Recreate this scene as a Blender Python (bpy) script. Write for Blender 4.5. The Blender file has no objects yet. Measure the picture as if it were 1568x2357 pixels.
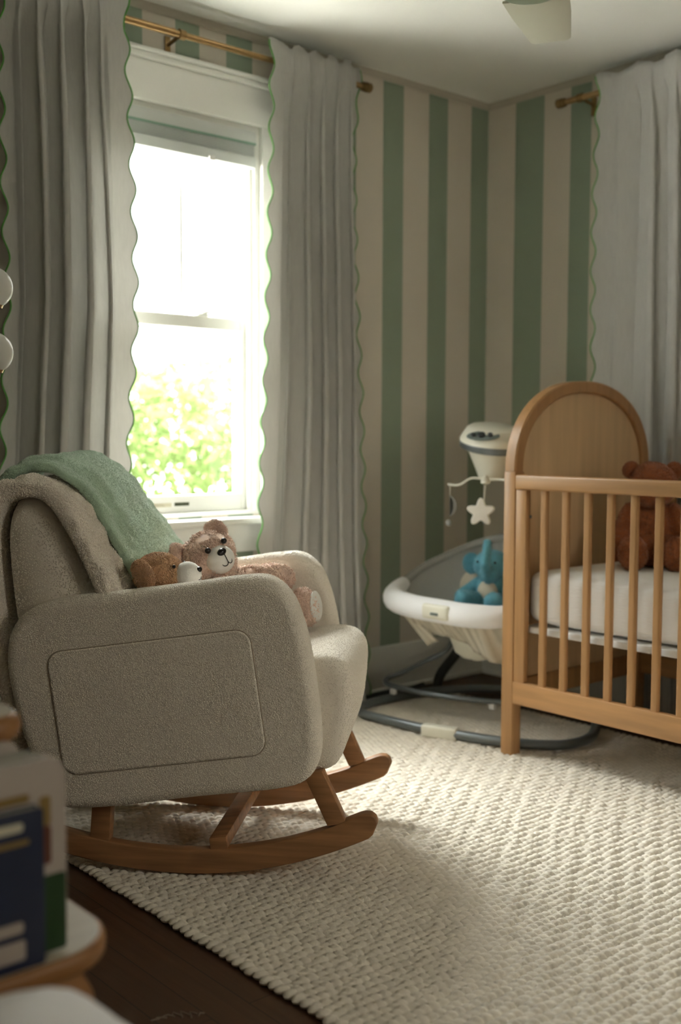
import bpy, bmesh, math, random
import numpy as np
from mathutils import Matrix, Vector, noise
S = bpy.context.scene
COL = S.collection
random.seed(4); RNG = np.random.default_rng(4)
# ------------------------------------------------------------ camera, world, light, exposure
def make_camera():
    F, yaw, pitch, roll = 2531.7, 0.85514, -0.06975, 0.00377
    f = Vector((math.cos(yaw)*math.cos(pitch), math.sin(yaw)*math.cos(pitch), math.sin(pitch)))
    r = Vector((math.sin(yaw), -math.cos(yaw), 0)); u = r.cross(f)
    r2 = math.cos(roll)*r + math.sin(roll)*u; u2 = -math.sin(roll)*r + math.cos(roll)*u
    cd = bpy.data.cameras.new('camera'); c = bpy.data.objects.new('camera', cd); COL.objects.link(c)
    m = Matrix.Identity(4)
    for i in range(3):
        m[i][0] = r2[i]; m[i][1] = u2[i]; m[i][2] = -f[i]
    m.translation = (-3.653, -3.239, 1.047)
    c.matrix_world = m
    cd.sensor_fit = 'HORIZONTAL'; cd.sensor_width = 24; cd.lens = F/1568*24
    cd.clip_start = 0.05
    cd.dof.use_dof = True; cd.dof.focus_distance = 2.55; cd.dof.aperture_fstop = 2.2
    S.camera = c
make_camera()
S.view_settings.view_transform = 'Standard'; S.view_settings.look = 'None'
S.view_settings.gamma = 1; S.view_settings.use_curve_mapping = False
S.view_settings.exposure = 0.82
cy = S.cycles
cy.use_denoising = True
cy.max_bounces = 10; cy.diffuse_bounces = 6; cy.glossy_bounces = 3; cy.transmission_bounces = 6; cy.transparent_max_bounces = 6
cy.sample_clamp_indirect = 0; cy.caustics_reflective = False; cy.caustics_refractive = False
SKY = 8.5
w = bpy.data.worlds.new('sky'); S.world = w; w.use_nodes = True
w.node_tree.nodes['Background'].inputs[0].default_value = (1.0, 0.985, 0.955, 1)
w.node_tree.nodes['Background'].inputs[1].default_value = SKY
def overcast():      # brighter towards the zenith, as a cloudy sky is
    N, L = w.node_tree.nodes, w.node_tree.links
    tc = N.new('ShaderNodeTexCoord'); sp = N.new('ShaderNodeSeparateXYZ'); L.new(tc.outputs['Generated'], sp.inputs[0])
    mx = N.new('ShaderNodeMath'); mx.operation = 'MAXIMUM'; mx.inputs[1].default_value = 0; L.new(sp.outputs['Z'], mx.inputs[0])
    ma = N.new('ShaderNodeMath'); ma.operation = 'MULTIPLY_ADD'; ma.inputs[1].default_value = 1.5*SKY; ma.inputs[2].default_value = .35*SKY
    L.new(mx.outputs[0], ma.inputs[0]); L.new(ma.outputs[0], N['Background'].inputs[1])
overcast()
def portal(name, loc, rot, sx, sy):
    l = bpy.data.lights.new(name, 'AREA'); l.shape = 'RECTANGLE'; l.size = sx; l.size_y = sy
    l.cycles.is_portal = True
    o = bpy.data.objects.new(name, l); COL.objects.link(o); o.location = loc; o.rotation_euler = rot
portal('daylight_portal', (-1.615, 0.16, 1.4), (math.radians(-90), 0, 0), 0.72, 1.3)
portal('daylight_portal', (-1.50, -4.43, 1.75), (math.radians(90), 0, 0), .74, .76)  # portal for the added fill window
sun = bpy.data.lights.new('sun', 'SUN'); sun.energy = 55; sun.angle = 0.02; sun.color = (1, .97, .94)
so = bpy.data.objects.new('sun', sun); COL.objects.link(so)
so.rotation_euler = Vector((-.62, .06, -.78)).to_track_quat('-Z', 'Y').to_euler(); so.location = (2, -3, 8)

hz = bpy.data.lights.new('window_fill_sun', 'SUN'); hz.energy = 13; hz.angle = math.radians(50); hz.color = (1, .99, .97)  # second sun, added to brighten the seat and rug through the window
ho = bpy.data.objects.new('window_fill_sun', hz); COL.objects.link(ho); ho.location = (0, 4, 6)
ho.rotation_euler = Vector((-.10, -1.0, -.86)).to_track_quat('-Z', 'Y').to_euler()

# ------------------------------------------------------------ materials
def mat(name, col, rough=.6, metal=0, bump=None, var=None, sheen=0, spec=.5, trans=0, coat=0, rot=0, build=None):
    m = bpy.data.materials.new(name); m.use_nodes = True
    N = m.node_tree.nodes; L = m.node_tree.links; b = N['Principled BSDF']
    c = tuple(col)+(1,)
    b.inputs['Base Color'].default_value = c; b.inputs['Roughness'].default_value = rough
    b.inputs['Metallic'].default_value = metal; b.inputs['Specular IOR Level'].default_value = spec
    b.inputs['Sheen Weight'].default_value = sheen; b.inputs['Coat Weight'].default_value = coat
    tc = N.new('ShaderNodeTexCoord')
    src = tc.outputs['Object']
    if rot:
        pr = N.new('ShaderNodeMapping'); pr.inputs['Rotation'].default_value = (0, 0, math.radians(rot)); L.new(src, pr.inputs[0]); src = pr.outputs[0]
    if var:   # (scale, amount, stretch xyz)
        mp = N.new('ShaderNodeMapping'); mp.inputs['Scale'].default_value = var[2] if len(var) > 2 else (1, 1, 1)
        n = N.new('ShaderNodeTexNoise'); n.inputs['Scale'].default_value = var[0]; n.inputs['Detail'].default_value = 5
        L.new(src, mp.inputs[0]); L.new(mp.outputs[0], n.inputs['Vector'])
        r = N.new('ShaderNodeValToRGB'); a = var[1]
        r.color_ramp.elements[0].position = .3; r.color_ramp.elements[1].position = .7
        r.color_ramp.elements[0].color = (c[0]*(1-a), c[1]*(1-a), c[2]*(1-a), 1)
        r.color_ramp.elements[1].color = (min(1, c[0]*(1+a)), min(1, c[1]*(1+a)), min(1, c[2]*(1+a)), 1)
        L.new(n.outputs['Fac'], r.inputs[0]); L.new(r.outputs[0], b.inputs['Base Color'])
    if bump:  # (kind, scale, dist, stretch)
        mp = N.new('ShaderNodeMapping'); mp.inputs['Scale'].default_value = bump[3] if len(bump) > 3 else (1, 1, 1)
        if bump[0] == 'voronoi':
            n = N.new('ShaderNodeTexVoronoi'); n.feature = 'SMOOTH_F1'; out = 'Distance'
        else:
            n = N.new('ShaderNodeTexNoise'); n.inputs['Detail'].default_value = 4; out = 'Fac'
        n.inputs['Scale'].default_value = bump[1]
        L.new(src, mp.inputs[0]); L.new(mp.outputs[0], n.inputs['Vector'])
        bp = N.new('ShaderNodeBump'); bp.inputs['Distance'].default_value = bump[2]; bp.inputs['Strength'].default_value = 1
        bp.invert = bump[0] == 'voronoi'
        L.new(n.outputs[out], bp.inputs['Height']); L.new(bp.outputs[0], b.inputs['Normal'])
    if trans:
        t = N.new('ShaderNodeBsdfTranslucent'); t.inputs[0].default_value = c
        mx = N.new('ShaderNodeMixShader'); mx.inputs[0].default_value = trans
        L.new(b.outputs[0], mx.inputs[1]); L.new(t.outputs[0], mx.inputs[2]); L.new(mx.outputs[0], N['Material Output'].inputs[0])
    if build: build(m, N, L, b, tc)
    return m
def wood(name, col, axis='z', a=.25, rough=.4, scale=6, rot=0):
    st = {'x': (1, 14, 14), 'y': (14, 1, 14), 'z': (14, 14, 1)}[axis]
    return mat(name, col, rough, var=(scale, a, st), bump=('noise', scale*3, .0004, st), rot=rot)
M = {}
M['crib'] = wood('honey_wood', (.40, .215, .088), 'z', .14, .38, 3)
M['crib_y'] = wood('honey_wood_long', (.40, .215, .088), 'y', .14, .38, 3)
M['crib_panel'] = wood('honey_wood_panel', (.62, .42, .235), 'z', .10, .5, 2)
M['rocker'] = wood('oak_rocker', (.33, .165, .07), 'x', .32, .45, 4, rot=47.5)
M['stand'] = wood('pale_birch', (.46, .40, .30), 'x', .08, .5, 3)
M['stand_edge'] = wood('orange_birch', (.26, .115, .030), 'x', .12, .5, 3)
M['boucle'] = mat('cream_boucle', (.86, .80, .70), .95, bump=('voronoi', 330, .0011), sheen=.3, spec=.1)
M['seam'] = mat('seam_thread', (.40, .34, .26), .9, bump=('noise', 200, .0004))
M['fuzz'] = mat('cream_boucle_loops', (.86, .80, .70), .95, sheen=.3, spec=.1)
M['sherpa'] = mat('cream_sherpa', (.94, .86, .76), 1, bump=('voronoi', 190, .002), sheen=.3, spec=.1, var=(14, .08))
M['mint'] = mat('mint_plush', (.47, .64, .49), .9, bump=('noise', 70, .0015), sheen=.6, spec=.1, var=(10, .08))
M['white_paint'] = mat('white_paint', (.80, .80, .76), .35, bump=('noise', 60, .0003))
M['far_wall'] = mat('cream_wall', (.72, .69, .64), .9, bump=('noise', 90, .0006))
M['ceiling'] = mat('ceiling_paint', (.84, .835, .78), .9, bump=('noise', 90, .0006))
M['cove'] = mat('taupe_trim', (.50, .46, .38), .7, bump=('noise', 90, .0004))
M['curtain'] = mat('linen_curtain', (.60, .59, .56), .9, bump=('noise', 380, .0008, (1, 1, .25)), trans=.28, spec=.1, var=(160, .05, (1, 1, .12)))
M['piping'] = mat('green_piping', (.10, .33, .06), .8)
M['brass'] = mat('brushed_brass', (.46, .30, .14), .32, 1, var=(40, .1))
M['brass_dark'] = mat('aged_brass', (.33, .22, .10), .4, 1, var=(40, .1))
M['shade'] = mat('grey_white_shade', (.62, .64, .62), .8, trans=.12, bump=('noise', 300, .0004))
M['shade_line'] = mat('shade_trim', (.22, .34, .27), .6)
M['globe'] = mat('opal_glass', (.86, .85, .81), .25, trans=.35, spec=.5, bump=('noise', 3, .0001))
M['plastic'] = mat('cream_plastic', (.72, .70, .60), .35, bump=('noise', 40, .0002))
M['plastic_white'] = mat('white_plastic', (.82, .82, .80), .4, bump=('noise', 40, .0002))
M['steel'] = mat('grey_painted_steel', (.17, .19, .20), .35, .5, bump=('noise', 80, .0002))
M['dark'] = mat('dark_grey_plastic', (.035, .04, .04), .4, bump=('noise', 40, .0002))
M['panel_grey'] = mat('grey_control_panel', (.13, .16, .15), .4, bump=('noise', 40, .0002))
M['padw'] = mat('white_padding', (.84, .84, .86), .9, bump=('noise', 40, .002), spec=.1)
M['padg'] = mat('grey_mesh_fabric', (.36, .36, .34), .9, bump=('voronoi', 500, .001), spec=.1)
M['padc'] = mat('cream_fabric', (.60, .55, .45), .9, bump=('noise', 60, .002), spec=.1)
M['pink'] = mat('pink_beige_fur', (.92, .67, .55), .9, sheen=.4, spec=.1, var=(30, .16))
M['brown'] = mat('toffee_fur', (.72, .46, .27), .9, sheen=.4, spec=.1, var=(30, .15))
M['rust'] = mat('rust_fur', (.38, .13, .05), .95, sheen=.4, spec=.1, var=(40, .14))
M['blue'] = mat('blue_fur', (.14, .40, .51), .9, sheen=.4, spec=.1, var=(30, .12))
M['felt_white'] = mat('white_felt', (.85, .84, .80), .9, bump=('noise', 200, .0006), spec=.1)
M['black'] = mat('black_plastic', (.012, .010, .010), .25, bump=('noise', 40, .0001))
M['sheet'] = mat('white_muslin_sheet', (.90, .89, .86), .9, bump=('noise', 130, .002, (.4, .25, 1.4)), spec=.1)
M['foliage'] = mat('leaf_green', (.12, .17, .06), .8, trans=.5, var=(2, .5), spec=0)
M['bounce_ground'] = mat('pale_bounce_ground', (.72, .70, .67), .9, var=(3, .3), bump=('noise', 30, .02))  # ground made pale so it bounces daylight up onto the ceiling
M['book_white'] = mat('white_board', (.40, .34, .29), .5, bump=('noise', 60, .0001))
M['book_blue'] = mat('navy_board', (.003, .009, .036), .35, bump=('noise', 60, .0001))
M['book_green'] = mat('green_print', (.012, .045, .008), .4, bump=('noise', 60, .0001))
M['book_pages'] = mat('page_edges', (.30, .29, .24), .7, bump=('noise', 300, .0004, (1, .1, 1)))
M['orange'] = mat('orange_print', (.48, .15, .03), .5, bump=('noise', 60, .0001))
M['red'] = mat('red_print', (.12, .03, .01), .5, bump=('noise', 60, .0001))
M['yellow'] = mat('yellow_print', (.25, .16, .04), .5, bump=('noise', 60, .0001))
M['label'] = mat('cream_label', (.60, .56, .42), .6, bump=('noise', 60, .0001))
M['label_dark'] = mat('dark_print', (.05, .06, .03), .6, bump=('noise', 60, .0001))
M['purple'] = mat('dark_cover', (.05, .04, .06), .4, bump=('noise', 60, .0001))
def glassb(m, N, L, b, tc):
    g = N.new('ShaderNodeBsdfGlossy'); g.inputs['Roughness'].default_value = .02
    t = N.new('ShaderNodeBsdfTransparent'); t.inputs[0].default_value = (.96, .98, .97, 1)
    mx = N.new('ShaderNodeMixShader'); mx.inputs[0].default_value = .05; L.new(t.outputs[0], mx.inputs[1]); L.new(g.outputs[0], mx.inputs[2])
    L.new(mx.outputs[0], N['Material Output'].inputs[0])
M['glass'] = mat('window_glass', (1, 1, 1), build=glassb)
def tintb(m, N, L, b, tc):
    t = N.new('ShaderNodeBsdfTransparent'); t.inputs[0].default_value = (.95, .93, .88, 1); L.new(t.outputs[0], N['Material Output'].inputs[0])
M['tint'] = mat('fill_pane_tint', (.5, .5, .5), build=tintb)  # made-up pane that sets the strength of the added fill daylight
def stripes(intervals, axis, lo, hi):
    def f(m, N, L, b, tc):
        g = N.new('ShaderNodeNewGeometry'); s = N.new('ShaderNodeSeparateXYZ'); L.new(g.outputs['Position'], s.inputs[0])
        mr = N.new('ShaderNodeMapRange'); mr.inputs[1].default_value = lo; mr.inputs[2].default_value = hi
        L.new(s.outputs[axis], mr.inputs[0])
        r = N.new('ShaderNodeValToRGB'); cr = r.color_ramp; cr.interpolation = 'CONSTANT'
        G_, W_ = (.30, .36, .275, 1), (.66, .605, .52, 1)
        cr.elements.remove(cr.elements[1]); cr.elements[0].position = 0; cr.elements[0].color = W_
        for a, c in sorted(intervals):
            e = cr.elements.new((a-lo)/(hi-lo)); e.color = G_
            e = cr.elements.new((c-lo)/(hi-lo)); e.color = W_
        L.new(mr.outputs[0], r.inputs[0])
        n = N.new('ShaderNodeTexNoise'); n.inputs['Scale'].default_value = 300; L.new(tc.outputs['Object'], n.inputs['Vector'])
        bp = N.new('ShaderNodeBump'); bp.inputs['Distance'].default_value = .0004; L.new(n.outputs[0], bp.inputs['Height']); L.new(bp.outputs[0], b.inputs['Normal'])
        L.new(r.outputs[0], b.inputs['Base Color'])
    return f
iw = [(-.116, .0), (-.379, -.254), (-.634, -.518), (-.885, -.765), (-1.136, -1.02), (-1.375, -1.265), (-1.597, -1.499), (-1.835, -1.72)]
iw += [(-2.17-.25*k, -2.05-.25*k) for k in range(6)]
ir = [(-.304, -.154), (-.555, -.445), (-.789, -.653), (-1.04, -.916)] + [(-1.30-.255*k, -1.175-.255*k) for k in range(10)]
M['paper_w'] = mat('striped_wallpaper', (.6, .6, .5), .75, build=stripes(iw, 'X', -4, .1), spec=.25)
M['paper_r'] = mat('striped_wallpaper', (.6, .6, .5), .75, build=stripes(ir, 'Y', -4.2, .1), spec=.25)
def planks(m, N, L, b, tc):
    br = N.new('ShaderNodeTexBrick'); mp = N.new('ShaderNodeMapping'); mp.inputs['Rotation'].default_value = (0, 0, math.radians(90))
    g = N.new('ShaderNodeNewGeometry'); L.new(g.outputs['Position'], mp.inputs[0]); L.new(mp.outputs[0], br.inputs['Vector'])
    for k, v in (('Scale', 1), ('Mortar Size', .0012), ('Brick Width', 1.1), ('Row Height', .083), ('Mortar Smooth', .2), ('Bias', 0)):
        br.inputs[k].default_value = v
    br.inputs['Color1'].default_value = (.115, .050, .020, 1); br.inputs['Color2'].default_value = (.080, .034, .014, 1); br.inputs['Mortar'].default_value = (.008, .004, .002, 1)
    n = N.new('ShaderNodeTexNoise'); n.inputs['Scale'].default_value = 4; n.inputs['Detail'].default_value = 8
    m2 = N.new('ShaderNodeMapping'); m2.inputs['Scale'].default_value = (16, 1, 1); L.new(g.outputs['Position'], m2.inputs[0]); L.new(m2.outputs[0], n.inputs['Vector'])
    mx = N.new('ShaderNodeMix'); mx.data_type = 'RGBA'; mx.blend_type = 'MULTIPLY'; mx.inputs[0].default_value = .6
    L.new(br.outputs[0], mx.inputs[6]); L.new(n.outputs[0], mx.inputs[7]); L.new(mx.outputs[2], b.inputs['Base Color'])
    bp = N.new('ShaderNodeBump'); bp.inputs['Distance'].default_value = .0008; L.new(n.outputs[0], bp.inputs['Height']); L.new(bp.outputs[0], b.inputs['Normal'])
M['floor'] = mat('dark_floorboards', (.06, .03, .01), .55, build=planks)
M['rug'] = mat('ivory_wool_loops', (.72, .665, .57), .95, bump=('noise', 500, .0012), sheen=.3, spec=.1, var=(22, .07))
M['dirt'] = mat('pale_scuff', (.20, .15, .11), .8, bump=('noise', 60, .0001))

# ------------------------------------------------------------ mesh helpers
WM = {}     # world matrix of every object made
class G:
    """collects geometry in world coordinates (or in frame F, a 4x4) and links it as one mesh object"""
    def __init__(s, F=None): s.v = []; s.f = []; s.F = F
    def add(s, vs, fs):
        o = len(s.v); s.v.extend([tuple(v) for v in vs]); s.f.extend([tuple(i+o for i in f) for f in fs]); return s
    def box(s, lo, hi, r=0.0, seg=2, T=None):
        bm = bmesh.new(); bmesh.ops.create_cube(bm, size=1)
        for v in bm.verts: v.co = Vector([lo[i]+(v.co[i]+.5)*(hi[i]-lo[i]) for i in range(3)])
        if r > 0: bmesh.ops.bevel(bm, geom=bm.edges[:], offset=r, segments=seg, profile=.5, affect='EDGES')
        if T is not None: bm.transform(T)
        bm.verts.index_update()
        s.add([v.co[:] for v in bm.verts], [[v.index for v in f.verts] for f in bm.faces]); bm.free(); return s
    def tube(s, pts, r, n=10, closed=False, smooth=0, cap=True):
        P = [Vector(p) for p in pts]
        if smooth: P = spline(P, smooth, closed)
        R = r if callable(r) else (lambda t: r)
        m = len(P); rings = []; up = None
        for i in range(m):
            a = P[(i-1) % m] if (closed or i > 0) else P[i]; b = P[(i+1) % m] if (closed or i < m-1) else P[i]
            t = (b-a).normalized()
            if up is None:
                up = Vector((0, 0, 1)) if abs(t.z) < .9 else Vector((1, 0, 0))
            x = up.cross(t).normalized(); y = t.cross(x).normalized(); up = y
            rr = R(i/max(1, m-1))
            rings.append([P[i]+x*rr*math.cos(2*math.pi*k/n)+y*rr*math.sin(2*math.pi*k/n) for k in range(n)])
        vs = [q for rg in rings for q in rg]; fs = []
        for i in range(m if closed else m-1):
            j = (i+1) % m
            for k in range(n): fs.append((i*n+k, i*n+(k+1) % n, j*n+(k+1) % n, j*n+k))
        if cap and not closed:
            fs.append(tuple(range(n-1, -1, -1))); fs.append(tuple((m-1)*n+k for k in range(n)))
        return s.add(vs, fs)
    def lathe(s, prof, o, ax=(0, 0, 1), n=28):
        ax = Vector(ax).normalized(); x = ax.orthogonal().normalized(); y = ax.cross(x); o = Vector(o); vs = []; fs = []
        for r, h in prof: vs += [o+ax*h+(x*math.cos(2*math.pi*k/n)+y*math.sin(2*math.pi*k/n))*max(r, 1e-5) for k in range(n)]
        for i in range(len(prof)-1):
            for k in range(n): fs.append((i*n+k, i*n+(k+1) % n, (i+1)*n+(k+1) % n, (i+1)*n+k))
        fs.append(tuple(range(n-1, -1, -1))); fs.append(tuple((len(prof)-1)*n+k for k in range(n)))
        return s.add(vs, fs)
    def slab(s, out, o, U, V, N, t, r=.01, seg=5, fs_extra=None):
        """outline (list of (u,v), CCW) extruded along N by t with rounded rims of radius r"""
        o, U, V, N = map(Vector, (o, U, V, N)); out = np.array(out, float); m = len(out)
        d = np.roll(out, -1, 0)-np.roll(out, 1, 0); d /= np.linalg.norm(d, axis=1)[:, None]+1e-9
        nin = np.stack([-d[:, 1], d[:, 0]], 1)
        prof = [(r*(1-math.sin(a)), r*(1-math.cos(a))) for a in [math.pi/2*k/seg for k in range(seg+1)]]  # (inset, height)
        levels = [(ins, h) for ins, h in prof] + [(ins, t-h) for ins, h in prof[::-1]]
        levels = [(prof[k][0], prof[k][1]) for k in range(seg+1)]
        levels = levels+[(prof[k][0], t-prof[k][1]) for k in range(seg, -1, -1)]
        # prof[0]: inset r at h 0 ; prof[-1]: inset 0 at h r
        vs = []
        for ins, h in levels:
            q = out+nin*ins
            vs += [o+U*p[0]+V*p[1]+N*h for p in q]
        fs = []
        for i in range(len(levels)-1):
            for k in range(m): fs.append((i*m+k, i*m+(k+1) % m, (i+1)*m+(k+1) % m, (i+1)*m+k))
        fs.append(tuple(range(m-1, -1, -1))); fs.append(tuple((len(levels)-1)*m+k for k in range(m)))
        return s.add(vs, fs)
    def grid(s, fn, nu, nv, closed_u=False):
        vs = [fn(i/(nu if closed_u else nu-1), j/(nv-1)) for j in range(nv) for i in range(nu)]
        fs = []
        for j in range(nv-1):
            for i in range(nu if closed_u else nu-1):
                i2 = (i+1) % nu; fs.append((j*nu+i, j*nu+i2, (j+1)*nu+i2, (j+1)*nu+i))
        return s.add(vs, fs)
    def ell(s, c, r, R=None, n=20):
        c = Vector(c); R = R or Matrix.Identity(3)
        def f(u, v):
            th = 2*math.pi*u; ph = math.pi*(v*.998+.001)
            return c+R@Vector((r[0]*math.sin(ph)*math.cos(th), r[1]*math.sin(ph)*math.sin(th), r[2]*math.cos(ph)))
        o = len(s.v); s.grid(f, n, n//2+2, True)
        m = n//2+2; s.f.append(tuple(o+k for k in range(n))[::-1]); s.f.append(tuple(o+(m-1)*n+k for k in range(n)))
        return s
    def build(s, name, m, parent=None, smooth=True, sharp=38, kind=None):
        V = np.array([tuple(v) for v in s.v], float)
        if s.F is not None:
            A = np.array(s.F); V = V@A[:3, :3].T+A[:3, 3]
        lo, hi = V.min(0), V.max(0); c = np.array([(lo[0]+hi[0])/2, (lo[1]+hi[1])/2, lo[2]])
        me = bpy.data.meshes.new(name); me.from_pydata((V-c).tolist(), [], s.f)
        me.materials.append(m)
        bm = bmesh.new(); bm.from_mesh(me); bmesh.ops.recalc_face_normals(bm, faces=bm.faces[:]); bm.to_mesh(me); bm.free()
        if smooth:
            me.polygons.foreach_set('use_smooth', [True]*len(me.polygons))
            try: me.set_sharp_from_angle(angle=math.radians(sharp))
            except Exception: pass
        return link(name, me, c, parent, kind)
def link(name, me, c, parent=None, kind=None):
    o = bpy.data.objects.new(name, me); COL.objects.link(o); WM[o] = Matrix.Translation(Vector(c))
    if parent is not None:
        o.parent = parent; o.matrix_parent_inverse = WM[parent].inverted()
    o.location = c
    if kind: o['kind'] = kind
    return o
def thing(name, label, cat, base, group=None, rot=None):
    o = bpy.data.objects.new(name, None); COL.objects.link(o); m = Matrix.Translation(Vector(base))
    if rot is not None: m = m@rot.to_4x4()
    o.matrix_world = m; WM[o] = m; o.empty_display_size = .05
    return tag(o, label, cat, group)
def tag(o, label, cat, group=None, kind=None):
    o['label'] = label; o['category'] = cat
    if group: o['group'] = group
    if kind: o['kind'] = kind
    return o
def struct(name, g, m, parent=None, **k): return g.build(name, m, parent, kind=None if parent else 'structure', **k)
def spline(P, n, closed=False):
    P = [Vector(p) for p in P]; m = len(P); out = []
    for i in range(m if closed else m-1):
        g = lambda k: P[k % m] if closed else P[min(max(k, 0), m-1)]
        a, b, c, d = g(i-1), g(i), g(i+1), g(i+2)
        for k in range(n):
            t = k/n
            out.append(.5*((2*b)+(-a+c)*t+(2*a-5*b+4*c-d)*t*t+(-a+3*b-3*c+d)*t**3))
    if not closed: out.append(P[-1])
    return out
def rrect(x0, y0, x1, y1, r, n=6):
    out = []
    rs = r if isinstance(r, (list, tuple)) else [r]*4
    for (cx, cy_, a0), q in zip(((x1, y0, -90), (x1, y1, 0), (x0, y1, 90), (x0, y0, 180)), rs):
        ccx = cx-q if cx == x1 else cx+q; ccy = cy_-q if cy_ == y1 else cy_+q
        for k in range(n+1):
            a = math.radians(a0+90*k/n); out.append((ccx+q*math.cos(a), ccy+q*math.sin(a)))
    return out
def resample(P, n):
    P = np.array(P+[P[0]], float); d = np.r_[0, np.cumsum(np.linalg.norm(np.diff(P, axis=0), axis=1))]
    t = np.linspace(0, d[-1], n, endpoint=False); return np.stack([np.interp(t, d, P[:, i]) for i in range(P.shape[1])], 1)
def fast_mesh(name, V, Fq, m, smooth=True):
    """numpy verts and an (n,k) face array -> mesh"""
    me = bpy.data.meshes.new(name); me.vertices.add(len(V)); me.vertices.foreach_set('co', V.astype(np.float32).ravel())
    n, k = Fq.shape; me.loops.add(n*k); me.loops.foreach_set('vertex_index', Fq.astype(np.int32).ravel())
    me.polygons.add(n); me.polygons.foreach_set('loop_start', np.arange(0, n*k, k, dtype=np.int32))
    if smooth: me.polygons.foreach_set('use_smooth', np.ones(n, bool))
    me.materials.append(m); me.update(calc_edges=True); me.validate(); return me
def remesh(g, voxel, smooth=4):
    """fuse overlapping closed shapes of g into one smooth skin; returns tri arrays"""
    V = np.array([tuple(v) for v in g.v], float)
    if g.F is not None:
        A = np.array(g.F); V = V@A[:3, :3].T+A[:3, 3]
    me = bpy.data.meshes.new('t'); me.from_pydata(V.tolist(), [], g.f)
    bm = bmesh.new(); bm.from_mesh(me); bmesh.ops.recalc_face_normals(bm, faces=bm.faces[:]); bm.to_mesh(me); bm.free()
    o = bpy.data.objects.new('t', me); COL.objects.link(o)
    md = o.modifiers.new('r', 'REMESH'); md.mode = 'VOXEL'; md.voxel_size = voxel
    if smooth:
        sm = o.modifiers.new('s', 'SMOOTH'); sm.iterations = smooth; sm.factor = .5
    dg = bpy.context.evaluated_depsgraph_get(); e = o.evaluated_get(dg); m2 = e.to_mesh()
    m2.calc_loop_triangles()
    V = np.empty(len(m2.vertices)*3); m2.vertices.foreach_get('co', V); V = V.reshape(-1, 3)
    T = np.empty(len(m2.loop_triangles)*3, np.int32); m2.loop_triangles.foreach_get('vertices', T); T = T.reshape(-1, 3)
    e.to_mesh_clear(); bpy.data.objects.remove(o); bpy.data.meshes.remove(me)
    return V, T
def tufts(V, T, n, length, rad, droop=.35, jit=.5, clump=1.6, keep=None):
    """n thin bent fur locks grown on the skin"""
    a, b, c = V[T[:, 0]], V[T[:, 1]], V[T[:, 2]]; nr = np.cross(b-a, c-a); ar = np.linalg.norm(nr, axis=1); nr /= ar[:, None]+1e-12
    k = RNG.choice(len(T), n, p=ar/ar.sum()); u = RNG.random((n, 2)); fl = u.sum(1) > 1; u[fl] = 1-u[fl]
    P = a[k]+(b-a)[k]*u[:, :1]+(c-a)[k]*u[:, 1:]; N_ = nr[k]
    if keep is not None:
        q = keep(P, N_); P, N_ = P[q], N_[q]; n = len(P)
    J = RNG.normal(size=(n, 3)); J -= (J*N_).sum(1)[:, None]*N_; J /= np.linalg.norm(J, axis=1)[:, None]+1e-9
    cl = np.array([noise.noise_vector(Vector(p*28)) for p in P.tolist()] if False else [list(noise.noise_vector(Vector(p)*30)) for p in P.tolist()])
    dr = np.array([0, 0, -1.0]); D = N_*1.0+J*jit*.5+cl*jit*clump; D /= np.linalg.norm(D, axis=1)[:, None]
    L_ = length*(.6+.7*RNG.random(n))[:, None]
    X = np.cross(D, J); X /= np.linalg.norm(X, axis=1)[:, None]+1e-9; Y = np.cross(D, X)
    mid = P+D*L_*.55+dr*L_*droop*.15; tip = P+D*L_*.9+dr*L_*droop+J*L_*.25
    vs = []
    base = P-N_*length*.15
    for kk in range(3):
        an = 2*math.pi*kk/3; vs.append(base+(X*math.cos(an)+Y*math.sin(an))*rad)
    for kk in range(3):
        an = 2*math.pi*kk/3; vs.append(mid+(X*math.cos(an)+Y*math.sin(an))*rad*.75)
    vs.append(tip)
    VV = np.stack(vs, 1).reshape(-1, 3); o = np.arange(n)[:, None]*7; F = []
    for kk in range(3):
        j = (kk+1) % 3; F += [np.hstack([o+kk, o+j, o+3+j]), np.hstack([o+kk, o+3+j, o+3+kk]), np.hstack([o+3+kk, o+3+j, o+6])]
    return VV, np.vstack(F)
def furry(name, V, T, m, n, length, rad, parent=None, kind=None, **k):
    V2, T2 = tufts(V, T, n, length, rad, **k) if n else (np.zeros((0, 3)), np.zeros((0, 3), int))
    A = np.vstack([V, V2]); B = np.vstack([T, T2+len(V)])
    lo, hi = A.min(0), A.max(0); c = np.array([(lo[0]+hi[0])/2, (lo[1]+hi[1])/2, lo[2]])
    return link(name, fast_mesh(name, A-c, B, m), c, parent, kind)

# ------------------------------------------------------------ the room
XL, YB, H = -4.55, -4.3, 2.462
WX0, WX1, WZ0, WZ1 = -1.985, -1.232, .76, 2.145       # window opening
struct('floor', G().box((XL-.1, YB-.1, -.1), (.1, .12, 0)), M['floor'], smooth=False)
struct('ceiling', G().box((XL-.1, YB-.1, H), (.12, .14, H+.15)), M['ceiling'], smooth=False)
struct('wall_window', G().box((XL-.1, 0, 0), (WX0, .14, H)).box((WX1, 0, 0), (.12, .14, H)).box((WX0, 0, 0), (WX1, .14, WZ0)).box((WX0, 0, WZ1), (WX1, .14, H)), M['paper_w'], smooth=False)
struct('wall_right', G().box((0, YB-.1, 0), (.12, 0, H)), M['paper_r'], smooth=False)
struct('wall_back', G().box((XL-.1, YB-.12, 0), (-1.90, YB, H)).box((-1.10, YB-.12, 0), (.12, YB, H)).box((-1.90, YB-.12, 0), (-1.10, YB, 1.35)).box((-1.90, YB-.12, 2.15), (-1.10, YB, H)), M['far_wall'], smooth=False)
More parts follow.
